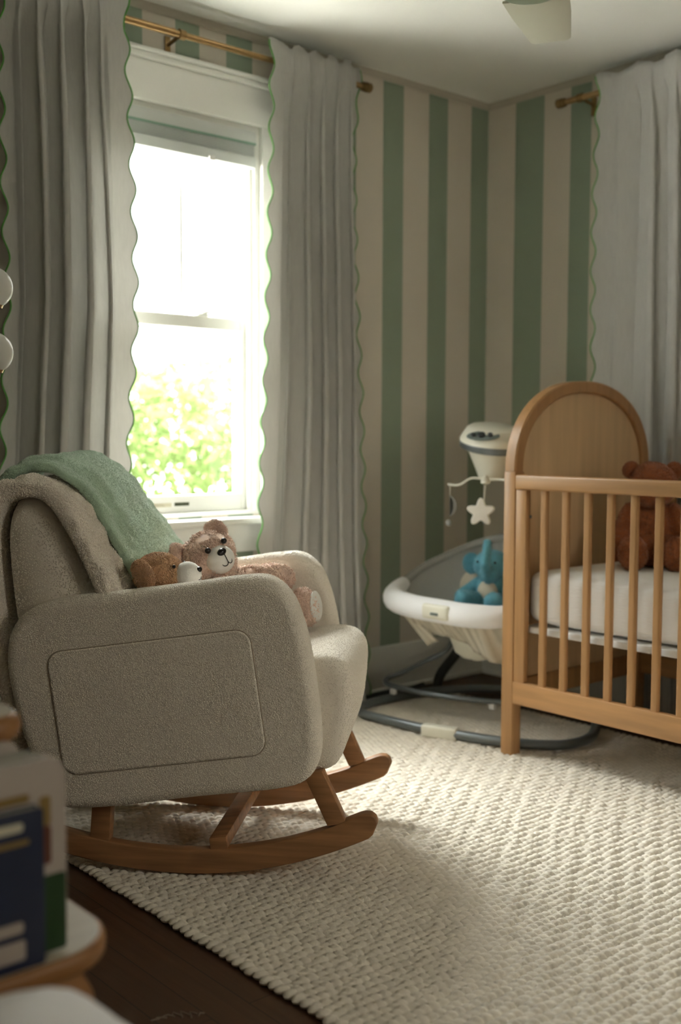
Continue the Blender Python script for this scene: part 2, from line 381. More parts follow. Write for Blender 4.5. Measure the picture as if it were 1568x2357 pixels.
w2 = struct('fill_window', G().box((-1.90, YB-.10, 1.35), (-1.86, YB-.05, 2.15)).box((-1.14, YB-.10, 1.35), (-1.10, YB-.05, 2.15)).box((-1.86, YB-.10, 1.35), (-1.14, YB-.05, 1.39)).box((-1.86, YB-.10, 2.11), (-1.14, YB-.05, 2.15)), M['white_paint'])  # unseen window added behind the camera to fill the shaded sides
G().box((-1.86, YB-.075, 1.39), (-1.14, YB-.07, 2.11)).build('fill_window_pane', M['tint'], w2)  # pane added only to regulate the fill window's daylight
struct('wall_left', G().box((XL-.12, YB, 0), (XL, 0, H)), M['far_wall'], smooth=False)
def cove(a, b, inward):
    a, b, n = Vector(a), Vector(b), Vector(inward); d = (b-a); L_ = d.length; d.normalize()
    prof = [(0, -.022), (.006, -.022), (.008, -.016), (.012, -.009), (.019, -.004), (.022, -.003), (.022, 0), (0, 0)]
    g = G(); vs = [a+n*p[0]+Vector((0, 0, p[1])) for p in prof]+[b+n*p[0]+Vector((0, 0, p[1])) for p in prof]; k = len(prof)
    g.add(vs, [(i, (i+1) % k, k+(i+1) % k, k+i) for i in range(k)]+[tuple(range(k-1, -1, -1)), tuple(range(k, 2*k))]); return g
struct('trim_1', cove((XL, 0, H), (0, 0, H), (0, -1, 0)), M['cove'])
struct('trim_2', cove((0, 0, H), (0, YB, H), (-1, 0, 0)), M['cove'])
def base(lo, hi, q):
    g = G().box(lo, hi, .004); return g
struct('baseboard_window', G().box((XL, -.016, 0), (0, 0, .19), .003).box((XL, -.030, 0), (0, -.016, .02), .004), M['white_paint'])
struct('baseboard_right', G().box((-.016, YB, 0), (0, -.016, .19), .003).box((-.030, YB, 0), (-.016, -.03, .02), .004), M['white_paint'])

# window
win = struct('window_1', G().box((WX0-.115, -.022, WZ0), (WX0, 0, WZ1), .003).box((WX1, -.022, WZ0), (WX1+.115, 0, WZ1), .003)
    .box((WX0-.115, -.026, WZ1), (WX1+.115, 0, 2.275), .003).box((WX0-.13, -.040, 2.275), (WX1+.13, 0, 2.295), .005).box((WX0-.14, -.052, 2.295), (WX1+.14, 0, 2.308), .004)
    .box((WX0-.115, -.018, .625), (WX1+.115, 0, .727), .003)
    .box((WX0, 0, WZ0), (WX0+.02, .14, WZ1), 0).box((WX1-.02, 0, WZ0), (WX1, .14, WZ1), 0).box((WX0+.02, .0005, WZ1-.02), (WX1-.02, .1395, WZ1), 0).box((WX0+.02, .0005, WZ0-.02), (WX1-.02, .16, WZ0+.012), 0)
    .box((WX0+.02, .015, WZ0), (WX0+.035, .03, WZ1), 0).box((WX1-.035, .015, WZ0), (WX1-.02, .03, WZ1), 0).box((WX0+.02, .036, 2.06), (WX1-.02, .05, WZ1-.02), 0), M['white_paint'])
G().box((WX0-.14, -.062, .727), (WX1+.14, .03, .752), .008).build('window_sill', M['white_paint'], win)
def sash(name, z0, z1, y0, y1, st, zr0, zr1, x0=WX0+.02, x1=WX1-.02, mun=False):
    g = G().box((x0, y0, z0), (x0+st, y1, z1), .004).box((x1-st, y0, z0), (x1, y1, z1), .004).box((x0+st, y0, z0), (x1-st, y1, z0+zr0), .004).box((x0+st, y0, z1-zr1), (x1-st, y1, z1), .004)
    # glazing bead steps
    g.box((x0+st, y0+.012, z0+zr0), (x0+st+.008, y1-.006, z1-zr1)).box((x1-st-.008, y0+.012, z0+zr0), (x1-st, y1-.006, z1-zr1))
    if mun:
        for k in (1, 2):
            x = x0+st+(x1-x0-2*st)*k/3; g.box((x-.0065, y0+.014, z0+zr0), (x+.0065, y0+.020, z1-zr1))
    s_ = g.build(name, M['white_paint'], win)
    G().box((x0+st, (y0+y1)/2+.002, z0+zr0), (x1-st, (y0+y1)/2+.006, z1-zr1)).build('pane', M['glass'], s_)
    return s_
sash('upper_sash', 1.415, WZ1-.02, .085, .12, .030, .04, .05, mun=True)
ls = sash('lower_sash', WZ0+.012, 1.465, .040, .075, .034, .062, .045)
g = G().box((-1.475, .030, 1.465), (-1.425, .062, 1.472), .003).lathe([(.016, 0), (.016, .008), (.012, .012)], (-1.445, .046, 1.471), n=16).box((-1.448, .026, 1.474), (-1.405, .040, 1.482), .003)
g.build('sash_lock', M['white_paint'], ls)
lb = G().box((-1.672, .0385, .795), (-1.585, .0402, .809)).build('warning_sticker', M['label'], ls, smooth=False)
lines = G()
for k in range(3): lines.box((-1.665, .038, .7985+.0032*k), (-1.612-.004*k, .0386, .7998+.0032*k))
lines.build('small_print', mat('faded_print', (.33, .31, .24), .7, bump=('noise', 60, .0001)), lb, smooth=False)
G().add([(-1.694, .0385, .796), (-1.677, .0385, .796), (-1.6855, .0385, .810), (-1.694, .0402, .796), (-1.677, .0402, .796), (-1.6855, .0402, .810)], [(0, 1, 2), (5, 4, 3), (0, 3, 4, 1), (1, 4, 5, 2), (2, 5, 3, 0)]).build('warning_triangle', M['label_dark'], ls, smooth=False)
G().box((-1.572, .0385, .797), (-1.512, .0402, .809)).build('dark_sticker', M['label_dark'], ls, smooth=False)

# roller / cellular shade inside the head of the opening
sh = thing('window_shade', 'grey-white cellular shade drawn up inside the head of the window', 'blind', (-1.615, 0, 1.998))
G().box((WX0+.0202, -.012, 2.084), (WX1-.0202, .0355, 2.1248), .004).build('head_rail', M['shade'], sh)
g = G(); nz = 9
def cell(y, z0, z1, amp):
    pts = []
    for k in range(nz*6+1):
        t = k/(nz*6); z = z0+(z1-z0)*t; pts.append((y-amp*abs(math.sin(math.pi*t*nz)), z))
    return pts
prof = cell(.0, 2.034, 2.085, .006); vs = []
for x in (WX0+.024, WX1-.024): vs += [(x, p[0], p[1]) for p in prof]+[(x, .026, 2.085), (x, .026, 2.034)]
k = len(prof)+2; g.add(vs, [(i, (i+1) % k, k+(i+1) % k, k+i) for i in range(k)]+[tuple(range(k-1, -1, -1)), tuple(range(k, 2*k))])
g.build('folded_cells', M['shade'], sh, sharp=80)
G().box((WX0+.022, -.0128, 2.078), (WX1-.022, -.004, 2.0845)).build('dark_trim_line', M['shade_line'], sh, smooth=False)
G().box((WX0+.022, -.014, 1.998), (WX1-.022, .030, 2.036), .005).build('bottom_rail', M['shade'], sh)
G().box((-1.46, -.022, 1.992), (-1.435, -.010, 2.010), .003).build('pull_tab', M['plastic_white'], sh)

# outside: ground kept pale to bounce light indoors, hedge
struct('ground', G().box((-14, .14, -.62), (16, 30, -.5)), M['bounce_ground'], smooth=False)
n = 26000
P = np.stack([RNG.uniform(-3, 2.2, n), 1.9+RNG.uniform(0, 1.3, n)*1.0, -.5+RNG.uniform(0, 1, n)**.75*2.25], 1)
keepm = np.array([p[2] < 1.45+.35*noise.noise(Vector((p[0]*2.2, p[1]*2, 3))) and noise.noise(Vector(p)*3.2) > -.34 for p in P.tolist()])
P = P[keepm]; n = len(P); a = RNG.normal(size=(n, 3)); a /= np.linalg.norm(a, axis=1)[:, None]; b = RNG.normal(size=(n, 3)); b -= (a*b).sum(1)[:, None]*a; b /= np.linalg.norm(b, axis=1)[:, None]
s_ = RNG.uniform(.03, .065, n)[:, None]
V = np.stack([P-a*s_, P-b*s_*.42+np.cross(a, b)*s_*.1, P+a*s_, P+b*s_*.42+np.cross(a, b)*s_*.1], 1).reshape(-1, 3)
me = fast_mesh('hedge', V, np.arange(4*n).reshape(-1, 4), M['foliage'], smooth=False)
hd = link('hedge', me, (0, 0, 0)); tag(hd, 'bright green leafy hedge seen through the lower window pane', 'hedge', kind='stuff')

# ------------------------------------------------------------ rug
def make_rug():
    x0, x1, y0, y1 = -2.42, -.45, -3.25, -.17; px, py = .0205, .0225
    res = .0031; nx = int((x1-x0)/res); ny = int((y1-y0)/res)
    X, Y = np.meshgrid(np.linspace(x0, x1, nx), np.linspace(y0, y1, ny))
    wob = .004*np.sin(Y*7+X*3)+.003*np.sin(X*11)
    v = (Y-y0+wob)/py
    Hh = np.zeros_like(X)
    for dj in (-1, 0, 1):
        j = np.floor(v)+dj; fv = v-j-.5
        u = (X-x0)/px+.5*(j % 2)+.25*fv
        for di in (-1, 0, 1):
            i = np.floor(u)+di
            h1 = np.modf(np.sin(i*127.1+j*311.7)*43758.5453)[0]; h2 = np.modf(np.sin(i*269.5+j*183.3)*12543.123)[0]
            fu = u-i-.5+h1*.16; q = 1-(fu/.56)**2-((fv+h2*.12)/.56)**2
            hh = np.sqrt(np.clip(q, 0, 1))*(.0100+.003*h1); Hh = np.maximum(Hh, hh)
    Z = .004+Hh
    ex = np.minimum(X-x0, x1-X)
    V = np.stack([X, Y, Z], -1).reshape(-1, 3)
    # rim down to floor
    idx = np.arange(nx*ny).reshape(ny, nx)
    F = np.stack([idx[:-1, :-1], idx[:-1, 1:], idx[1:, 1:], idx[1:, :-1]], -1).reshape(-1, 4)
    rim = np.concatenate([idx[0, :], idx[1:, -1], idx[-1, -2::-1], idx[-2:0:-1, 0]]); rv = V[rim].copy(); rv[:, 2] = .0005
    o = len(V); V = np.vstack([V, rv]); m = len(rim); a = np.arange(m); b = (a+1) % m
    F = np.vstack([F, np.stack([rim[b], rim[a], o+a, o+b], -1)])
    # rolled nubs along the edges
    c = np.array([(x0+x1)/2, (y0+y1)/2, 0])
    r_ = thing('rug', 'ivory chunky woven wool rug covering the dark wood floor', 'rug', c)
    link('woven_field', fast_mesh('woven_field', V-c, F, M['rug']), c, r_)
    g = G()
    k = int((y1-y0)/.0235)
    for i in range(k):
        y = y0+(i+.5)*.0235
        for x in (x0-.002, x1+.002):
            R = Matrix.Rotation(random.uniform(-.5, .2), 3, 'Z')
            g.ell((x+random.uniform(-.003, .003), y, .009), (.0165, .0115, .0088), R, 10)
    k = int((x1-x0)/.024)
    for i in range(k):
        for y in (y0, y1): g.ell((x0+(i+.5)*.024, y, .009), (.0125, .015, .0088), None, 10)
    tag_ = g.build('looped_edge', M['rug'], r_); tag_['kind'] = 'stuff'
make_rug()
g = G()
for k in range(7):
    a = k*.9; g.tube([(-2.66+.012*k, -1.585-.006*k+.01*math.sin(a), .0008), (-2.652+.012*k, -1.58-.006*k-.01*math.cos(a), .0022), (-2.645+.012*k, -1.59-.006*k, .0008)], .0016, 6)
tag(g.build('lint_scrap', M['dirt']), 'small pale scrap of lint on the dark floorboards', 'scrap')

# ------------------------------------------------------------ curtains and rods
def curtain(label, group, a, d, n, edge0, width, ztop, zbot, folds, seed, e_mid, flare=0, far_scallop=True, trim0=True, phase=0., amp=.042):
    """a: origin on wall; d: direction along the rod away from the leading edge; n: into the room"""
    a, d, n = Vector(a), Vector(d), Vector(n); rnd = random.Random(seed)
    t = thing('curtain', label, 'curtain', a+d*(edge0+width/2)+n*.1, group)
    nu, nv = 210, 90; per = .146
    ws = [rnd.uniform(.75, 1.3) for _ in range(folds)]; tot = sum(ws); cum = [0]
    for q in ws: cum.append(cum[-1]+q/tot)
    bw = .07
    def edge(z, k, sgn):    # scalloped edge offset
        return sgn*.0115*math.cos(2*math.pi*(z/per)+k)
    def pos(u, z):
        h = (ztop-z)/(ztop-zbot)
        L0 = edge0+e_mid(z); Wd = width+flare*h**1.6
        b0 = bw*.9/ Wd
        if u < .08:
            q = u/.08; off = L0+edge(z, 0, 1)*(1-q)+bw*q; dep = .11+.012*math.sin(z*3+seed)*(1-q)
            dep += -amp*.2*q*(1-.0)
            if z > 2.2: dep = max(dep, .114-.6*max(0, 2.33-z))
            return a+d*off+n*dep
        if u > .95:
            q = (u-.95)/.05; L1 = L0+Wd; off = L1-.045*(1-q)+edge(z, 1.3, -1)*q; dep = .065+.0*q
            dep += .035*max(0, min(1, (z-2.2)/.12))*(1-q*.3); e1 = Vector(a+d*off+n*(dep+.01*math.sin(z*2.3)))
            return e1
        s = (u-.08)/.87
        i = max(k for k in range(folds) if cum[k] <= s+1e-9); f = (s-cum[i])/(cum[i+1]-cum[i]); ph = (i+f)*2*math.pi+phase
        A = amp*(.72+.5*h)*(1 if (i % 2) else .8); top = max(0, 1-(ztop-z)/.10)
        sway = .25*math.sin(z*1.7+i*2.1)
        cs = math.cos(ph+sway); dep = .095-A*cs*(1-.35*top)*1.0*min(1, min(s, 1-s)*9+.25)
        off = L0+bw+(Wd-bw-.045)*s-(.26*Wd/folds)*math.sin(2*(ph+sway))*(.55+.3*h)*min(1, min(s, 1-s)*8)
        off += .012*noise.noise(Vector((s*5, z*.9, seed))); dep += .010*noise.noise(Vector((s*8, z*1.3, seed+7)))
        if z > 2.15:
            m_ = .113-.6*max(0, 2.33-z); d_ = dep-m_; dep = m_+.5*(d_+math.sqrt(d_*d_+.0003))
            k_ = max(0, min(1, (z-2.15)/.2)); off = off*(1-.6*k_)+(L0+bw+(Wd-bw-.045)*s)*.6*k_
        return a+d*off+n*dep
    def fn(u, v):
        z = ztop+(zbot-ztop)*v
        zz = z+(.012*math.sin(u*folds*2*math.pi*1.0+1)*max(0, 1-v*8))
        p = pos(u, z); return (p.x, p.y, zz)
    g = G().grid(fn, nu, nv); o = g.build('panel', M['curtain'], t, sharp=180)
    md = o.modifiers.new('thick', 'SOLIDIFY'); md.thickness = .0018; md.offset = 0
    ed = []
    if trim0: ed.append(0.0)
    if far_scallop: ed.append(1.0)
    for u in ed:
        pts = [pos(u, ztop+(zbot-ztop)*k/220)+n*.001+Vector((0, 0, ztop+(zbot-ztop)*k/220)) for k in range(221)]
        G().tube(pts, .0026, 6).build('scalloped_piping', M['piping'], t)
    return t
def interp(pts):
    zs = [p[0] for p in pts]; vs = [p[1] for p in pts]
    return lambda z: float(np.interp(z, zs, vs))
curtain('white-grey linen curtain with green scalloped edge, left of the bright window', 'scalloped linen curtains', (0, 0, 0), (-1, 0, 0), (0, -1, 0), 1.825, .40, 2.41, .012, 4, 3,
        interp([(0, .04), (.9, .015), (1.45, -.012), (2.1, .0), (2.41, .01)]), flare=.03, phase=.6, amp=.05)
curtain('white-grey linen curtain right of the window, hanging beside the striped wall corner', 'scalloped linen curtains', (0, 0, 0), (1, 0, 0), (0, -1, 0), -1.262, .44, 2.415, .012, 5, 8,
        interp([(0, -.07), (.7, -.045), (1.2, -.022), (2.0, -.01), (2.41, .0)]), flare=.15, phase=.9, amp=.05)
curtain('white-grey linen curtain hanging behind the wooden crib', 'scalloped linen curtains', (0, 0, 0), (0, -1, 0), (-1, 0, 0), .648, .80, 2.41, .012, 5, 15,
        interp([(0, 0), (2.41, 0)]), flare=.04, phase=2.6, amp=.03)
def rod(label, a, b, n, br, collar, cat='curtain rod', capa=True, capb=True):
    a, b, n = Vector(a), Vector(b), Vector(n); d = (b-a).normalized()
    t = thing('curtain_rod', label, cat, (a+b)/2-n*.09)
    G().tube([a, a+(b-a)*collar], .0125, 16).build('rod', M['brass'], t)
    G().tube([a+(b-a)*collar, b], .0108, 16).lathe([(.0135, -.006), (.0135, .004), (.011, .006)], a+(b-a)*collar, d, 16).build('inner_rod', M['brass'], t)
    for e, s_, ok in ((a, -1, capa), (b, 1, capb)):
        if ok: G().lathe([(.0125, 0), (.0125, .008), (.017, .009), (.017, .016), (.0145, .018), (.0145, .020), (.0185, .022), (.0185, .044), (.016, .047)], e, d*s_, 20).build('finial', M['brass_dark'], t)
    for k in br:
        p = a+d*k
        g = G().tube([p-n*.0, p-n*.088+Vector((0, 0, -.012))], .006, 8).box((-.011, -.003, -.052), (.011, .003, .018), .002, T=Matrix.Translation(p-n*.086)@Vector((1, 0, 0)).rotation_difference(d).to_matrix().to_4x4())
        g.lathe([(.0165, -.011), (.0165, .011)], p, d, 16)
        g.lathe([(.004, 0), (.003, .004)], p-n*.082+Vector((0, 0, -.038)), n, 10)
        g.build('bracket', M['brass_dark'], t)
rod('long brass curtain rod above the bright window', (-2.44, -.09, 2.357), (-.82, -.09, 2.357), (0, -1, 0), (.08, .825, 1.54), .49)
rod('brass curtain rod with cylinder end cap on the wall behind the crib', (-.095, -.49, 2.353), (-.095, -1.75, 2.353), (-1, 0, 0), (.065, 1.15), .6)

# ------------------------------------------------------------ crib
def make_crib():
    y0, y1, x0, x1 = -.912, -2.33, -.932, -.182
    t = thing('crib', 'honey-coloured wooden crib with arched headboard and round slats', 'crib', ((x0+x1)/2, (y0+y1)/2, 0))
    c = M['crib']; py = .046
    def end(yf, label=None):
        # outer arch frame, from rail height over the top
        xm = (x0+x1)/2; a = (x1-x0)/2; zs = .933; hb = .300; n = 48
        def arch(ins, k): 
            th = math.pi*k/n; ex = .92
            cx, sx = math.cos(th), math.sin(th)
            return (xm+(a-ins)*math.copysign(abs(cx)**ex, cx), zs+(hb-ins*.95)*abs(sx)**ex)
        g = G(); o = [arch(0, k) for k in range(n+1)]; fw = .043; i = [arch(.062, k) for k in range(n+1)]
        o = [(x1, zs-.0)]+o[1:-1]+[(x0, zs)]; vs = []; fs = []
        r = .005
        rows = [(0, r), (r, 0), (None, 0)]
        def ringpts(ins, y): return [(arch(ins, k)[0], y, arch(ins, k)[1]) for k in range(n+1)]
        secs = [(0, r), (r, 0), (fw-r, 0), (fw, r), (fw, py-r), (fw-r, py), (r, py), (0, py-r)]
        rr = [ringpts(ins, yf-dy) for ins, dy in secs]; m = n+1
        vs = [q for R_ in rr for q in R_]
        for s_ in range(8):
            for k in range(n): fs.append((s_*m+k, s_*m+k+1, ((s_+1) % 8)*m+k+1, ((s_+1) % 8)*m+k))
        fs.append(tuple(s_*m for s_ in range(8))[::-1]); fs.append(tuple(s_*m+n for s_ in range(8)))
        g.add(vs, fs).build('arch_frame', c, t)
        for xa, xb in ((x0, x0+.046), (x1-.046, x1)):
            G().box((xa, yf-py, 0), (xb, yf, .9325), .003).build('leg', c, t)
        # inset panel
        pts = [(arch(.040, k)[0], arch(.040, k)[1]) for k in range(n+1)]+[(x0+.044, .20), (x1-.044, .20)]
        pts = [(p[0], p[1]) for p in pts][::1]
        G().slab(pts, (0, yf-.012, 0), (1, 0, 0), (0, 0, 1), (0, -1, 0), .020, .001, 2).build('arched_panel', M['crib_panel'], t)
        G().box((x0+.046, yf-.040, .183), (x1-.046, yf-.006, .256), .003).build('bottom_rail', c, t)
    end(y0); end(y1+py)
    def side(x, s):
        xa, xb = (x, x+.030) if s > 0 else (x-.030, x)
        ya, yb = y0-py-.0005, y1+py+.0005
        G().box((xa-.003*(s > 0), yb, .876), (xb+.003*(s < 0), ya, .923), .006, 3).build('top_rail', M['crib_y'], t)
        G().box((xa-.001, yb, .183), (xb+.001, ya, .256), .004).build('lower_rail', M['crib_y'], t)
        for yy in (ya-.0215, yb+.0215):
            st = G().box((xa+.003, yy-.0213, .256), (xb-.003, yy+.0213, .876), .003).build('stile', c, t)
            if s > 0 and yy > -1.1: G().lathe([(.0055, 0), (.0055, .003), (.003, .004)], (xb-.004, yy-.020, .79), (.2, -1, 0), 12).build('bolt', M['steel'], st)
        y = ya-.043-.066
        while y > yb+.06:
            pr = rrect(-.0085, -.0125, .0085, .0125, .0055, 4)
            G().slab(pr, ((xa+xb)/2, y, .250), (1, 0, 0), (0, 1, 0), (0, 0, 1), .63, .0005, 1).build('slat', c, t); y -= .0822
    side(x0, 1); side(x1, -1)
    # mattress support
    G().box((x0+.035, y1+.06, .415), (x1-.035, y0-.06, .436), .003).build('mattress_board', M['plastic_white'], t)
    return t
make_crib()
def mattress():
    x0, x1, y0, y1, z0, z1 = -.888, -.226, -2.27, -.962, .438, .622
    def se(v, p): return math.copysign(abs(v)**p, v)
    def f(u, v):
        th = 2*math.pi*u; ph = math.pi*(v*.998+.001); p = .11
        X = se(math.cos(th), p)*se(math.sin(ph), .2); Y = se(math.sin(th), p)*se(math.sin(ph), .2); Z = se(math.cos(ph), .3)
        q = Vector(((x0+x1)/2+X*(x1-x0)/2, (y0+y1)/2+Y*(y1-y0)/2, (z0+z1)/2+Z*(z1-z0)/2))
        w_ = noise.noise(q*9)*.004+noise.noise(Vector((q.x*5, q.y*40, q.z*12)))*.0018; q.z += w_; q.x += w_*.6; return q
    g = G().grid(f, 240, 60, True); n = 240; g.f.append(tuple(range(n))[::-1]); g.f.append(tuple(59*n+k for k in range(n)))
    tag(g.build('mattress', M['sheet'], sharp=180), 'crib mattress in a crinkled white muslin sheet', 'mattress')
mattress()

# ------------------------------------------------------------ rocking chair (built in its own tilted frame)
FW = Vector((.676, -.737, 0)); WD = Vector((.7373, .6756, 0))
CX = Vector((.66868, -.72974, .14263)); CZ = Vector((-.09636, .10516, .98978)); CO = Vector((-2.227, -1.146, .0075+.0115))
CH = Matrix.Identity(4)
for i in range(3): CH[i][0] = CX[i]; CH[i][1] = WD[i]; CH[i][2] = CZ[i]
CH.translation = CO
def chair_empty(): 
    return thing('rocking_chair', 'cream boucle rocking armchair on curved wooden rockers, tilted back', 'rocking chair', CO+CX*.0+WD*.25, rot=Matrix((CX, WD, CZ)).transposed())
def soft(g, name, parent, n, mat_='fuzz', length=.0013, rad=.0019):
    V = np.array([tuple(v) for v in g.v], float); A = np.array(g.F); V = V@A[:3, :3].T+A[:3, 3]
    me = bpy.data.meshes.new('t'); me.from_pydata(V.tolist(), [], g.f); bm = bmesh.new(); bm.from_mesh(me)
    bmesh.ops.recalc_face_normals(bm, faces=bm.faces[:]); bmesh.ops.triangulate(bm, faces=bm.faces[:])
    T = np.array([[v.index for v in f.verts] for f in bm.faces]); bm.free(); bpy.data.meshes.remove(me)
    return furry(name, V, T, M[mat_], n, length, rad, parent, droop=.0, jit=1.2, clump=0)
def make_chair():
    t = chair_empty()
    rings = lambda pts, n=120: [tuple(p) for p in resample([tuple(q)[:2] for q in spline([Vector((a, b, 0)) for a, b in pts], 8, True)], n)]
    arm = [(-.385, .36), (-.345, .225), (-.25, .196), (.0, .197), (.19, .196), (.262, .212), (.296, .262), (.307, .36), (.306, .50), (.298, .575), (.280, .636), (.238, .679), (.17, .688), (.05, .687), (-.12, .688), (-.25, .690), (-.325, .677), (-.378, .635), (-.402, .56), (-.40, .46)]
    for k, w0 in enumerate((-.05, .46)):
        g = G(CH).slab(rings(arm, 150), (0, w0, 0), (1, 0, 0), (0, 0, 1), (0, 1, 0), .09, .026, 6)
        a = soft(g, 'arm', t, 130000 if k == 0 else 60000)
        pan = rrect(-.299, .284, .181, .572, .035, 8)
        # tilt sides a little like the photo's panel
        pan = [(x+(.0 if x < 0 else .0)*(z), z) for x, z in pan]
        if k == 0:
            soft(G(CH).slab(pan, (0, w0-.0045, 0), (1, 0, 0), (0, 0, 1), (0, 1, 0), .012, .0045, 4), 'side_panel', a, 42000)
            G(CH).tube([(x, w0-.0005, z) for x, z in rrect(-.3005, .2825, .1825, .5735, .036, 8)], .0018, 6, True).build('seam', M['seam'], a)
        else: G(CH).slab(pan, (0, w0+.075, 0), (1, 0, 0), (0, 0, 1), (0, 1, 0), .02, .008, 4).build('side_panel', M['boucle'], a, sharp=180)
    seat = [(-.30, .215), (.0, .205), (.20, .203), (.275, .205), (.325, .222), (.358, .29), (.384, .40), (.378, .445), (.350, .470), (.29, .480), (.1, .474), (-.1, .462), (-.30, .455)]
    g = G(CH).slab(rings(seat, 140), (0, .018, 0), (1, 0, 0), (0, 0, 1), (0, 1, 0), .465, .034, 6)
    soft(g, 'seat', t, 60000)
    # back: loft of rounded profiles, crown higher in the middle
    def bk(u, v):
        w_ = .022+.456*v; e = min(v, 1-v)*2; rd = 1-(1-min(1, e*3.2))**2.4; crown = .045*math.sin(math.pi*min(1, v*1.0))+.0
        P = [(-.20, .40), (-.165, .50), (-.195, .66), (-.235, .79), (-.262, .875), (-.295, .918), (-.335, .926), (-.375, .89), (-.392, .80), (-.398, .62), (-.39, .40)]
        q = BS[int(round(u*NB)) % NB]
        cxm, czm = -.30, .62; s_ = .86+.14*rd
        return (cxm+(q[0]-cxm)*s_, w_, czm+(q[1]-czm)*(.93+.07*rd)+crown*max(0, (q[1]-.5)/.42))
    P = [(-.20, .40), (-.170, .50), (-.200, .66), (-.235, .79), (-.262, .875), (-.295, .918), (-.335, .926), (-.375, .89), (-.392, .80), (-.398, .62), (-.39, .40)]
    NB = 90; BS = rings(P, NB)
    g = G(CH); nv = 26
    g.add([bk(i/NB, (1-math.cos(math.pi*j/(nv-1)))/2) for j in range(nv) for i in range(NB)], [(j*NB+i, j*NB+(i+1) % NB, (j+1)*NB+(i+1) % NB, (j+1)*NB+i) for j in range(nv-1) for i in range(NB)]+[tuple(range(NB)), tuple((nv-1)*NB+i for i in range(NB))])
    soft(g, 'backrest', t, 50000)
    # rockers, legs, stretcher
    def arc(x, off): return .4965*(x-.064)**2-.0022+off
    for w0 in (0.0, .468):
        pts = []
        xs = np.linspace(-.47, .385, 40); lo = [(x, arc(x, 0)) for x in xs]; hi = [(x, arc(x, .058)) for x in xs[::-1] if x < .30]
        tip = [(.397, .066+.004), (.405, .083), (.398, .100), (.384, .106), (.368, .105), (.335, .096)]
        pts = lo+tip+hi
        G(CH).slab([tuple(p) for p in resample(pts, 130)], (0, w0, 0), (1, 0, 0), (0, 0, 1), (0, 1, 0), .032, .004, 3).build('rocker', M['rocker'], t)
        q = w0+.003
        G(CH).slab([(.286, .085), (.330, .088), (.292, .215), (.246, .215)], (0, q, 0), (1, 0, 0), (0, 0, 1), (0, 1, 0), .034, .002, 2).build('leg', M['rocker'], t, sharp=30)
        G(CH).slab([(-.292, .08), (-.246, .07), (-.215, .215), (-.262, .215)], (0, q, 0), (1, 0, 0), (0, 0, 1), (0, 1, 0), .034, .002, 2).build('leg', M['rocker'], t, sharp=30)
    for xx in (.02,): G(CH).box((xx-.018, .004, arc(xx, .056)), (xx+.024, .496, arc(xx, .085)), .003).build('stretcher', M['rocker'], t)
    G(CH).box((-.27, .04, .185), (.27, .46, .215), .004).build('seat_frame', M['rocker'], t)
    return t
make_chair()

# blankets over the back
def blanket(name, label, m, w0, w1, inner0, inner1, thick, amp, seed, fsc, nl=130, nw=44, edge=.02, scallop=0.0, fold=0):
    """closed soft strip: inner path at w0 and at w1 (x,z in the chair frame), thickness, lumpy relief"""
    A = [Vector((p[0], p[1], 0)) for p in inner0]; B = [Vector((p[0], p[1], 0)) for p in inner1]
    A = spline(A, 10); B = spline(B, 10); m_ = min(len(A), len(B))
    def rs(P, n):
        P = np.array([p[:2] for p in P]); d = np.r_[0, np.cumsum(np.linalg.norm(np.diff(P, axis=0), axis=1))]
        t = np.linspace(0, d[-1], n); return np.stack([np.interp(t, d, P[:, 0]), np.interp(t, d, P[:, 1])], 1)
    A = rs(A, nl); B = rs(B, nl); vs = []; ring = []
    # cross-section ring over width: inner side then outer side, rounded ends
    nc = 2*nw
    for j in range(nl):
        for k in range(nc):
            th = 2*math.pi*k/nc; c, s_ = math.cos(th), math.sin(th)
            q = (math.copysign(abs(c)**.30, c)+1)/2; o = (math.copysign(abs(s_)**.55, s_)+1)/2
            sc = scallop*math.sin(j*.55+seed)*(.5 if c < 0 else 1)
            W_ = w0+(w1-w0)*q+(sc*(abs(2*q-1)**6))
            p = A[j]*(1-q)+B[j]*q; jj = min(max(j, 1), nl-2); tg = (A[jj+1]-A[jj-1])*(1-q)+(B[jj+1]-B[jj-1])*q; tg /= np.linalg.norm(tg)+1e-9
            nn = np.array([tg[1], -tg[0]])
            v3 = Vector((p[0], W_, p[1]))
            lump = amp*(noise.noise(v3*fsc+Vector((seed, 0, 0)))+.5*noise.noise(v3*fsc*2.3+Vector((0, seed, 0))))
            if fold: lump += fold*math.sin((W_*46+noise.noise(v3*7)*2.4+seed))*(.6+.6*noise.noise(v3*5))
            endr = min(1, min(j, nl-1-j)/4); h = o*thick*(.35+.65*math.sqrt(endr))+lump*o
            vs.append((p[0]+nn[0]*h, W_+(.004*noise.noise(v3*20)), p[1]+nn[1]*h))
    fs = [(j*nc+k, j*nc+(k+1) % nc, (j+1)*nc+(k+1) % nc, (j+1)*nc+k) for j in range(nl-1) for k in range(nc)]+[tuple(range(nc))[::-1], tuple((nl-1)*nc+k for k in range(nc))]
    return G(CH).add(vs, fs)
si0 = [(-.135, .575), (-.168, .66), (-.203, .77), (-.238, .865), (-.274, .920), (-.325, .935), (-.378, .92), (-.405, .84), (-.415, .70), (-.418, .50), (-.42, .34)]
si1 = [(-.125, .575), (-.165, .66), (-.200, .78), (-.232, .870), (-.268, .930), (-.325, .950), (-.378, .930), (-.405, .86), (-.418, .70), (-.42, .50), (-.42, .36)]
g = blanket('b', '', None, -.006, .175, si0, si0, .042, .018, 3, 20, nl=170)
V = np.array(g.v); 
def tri(F): 
    out = []
    for f in F:
        for k in range(1, len(f)-1): out.append((f[0], f[k], f[k+1]))
    return np.array(out)
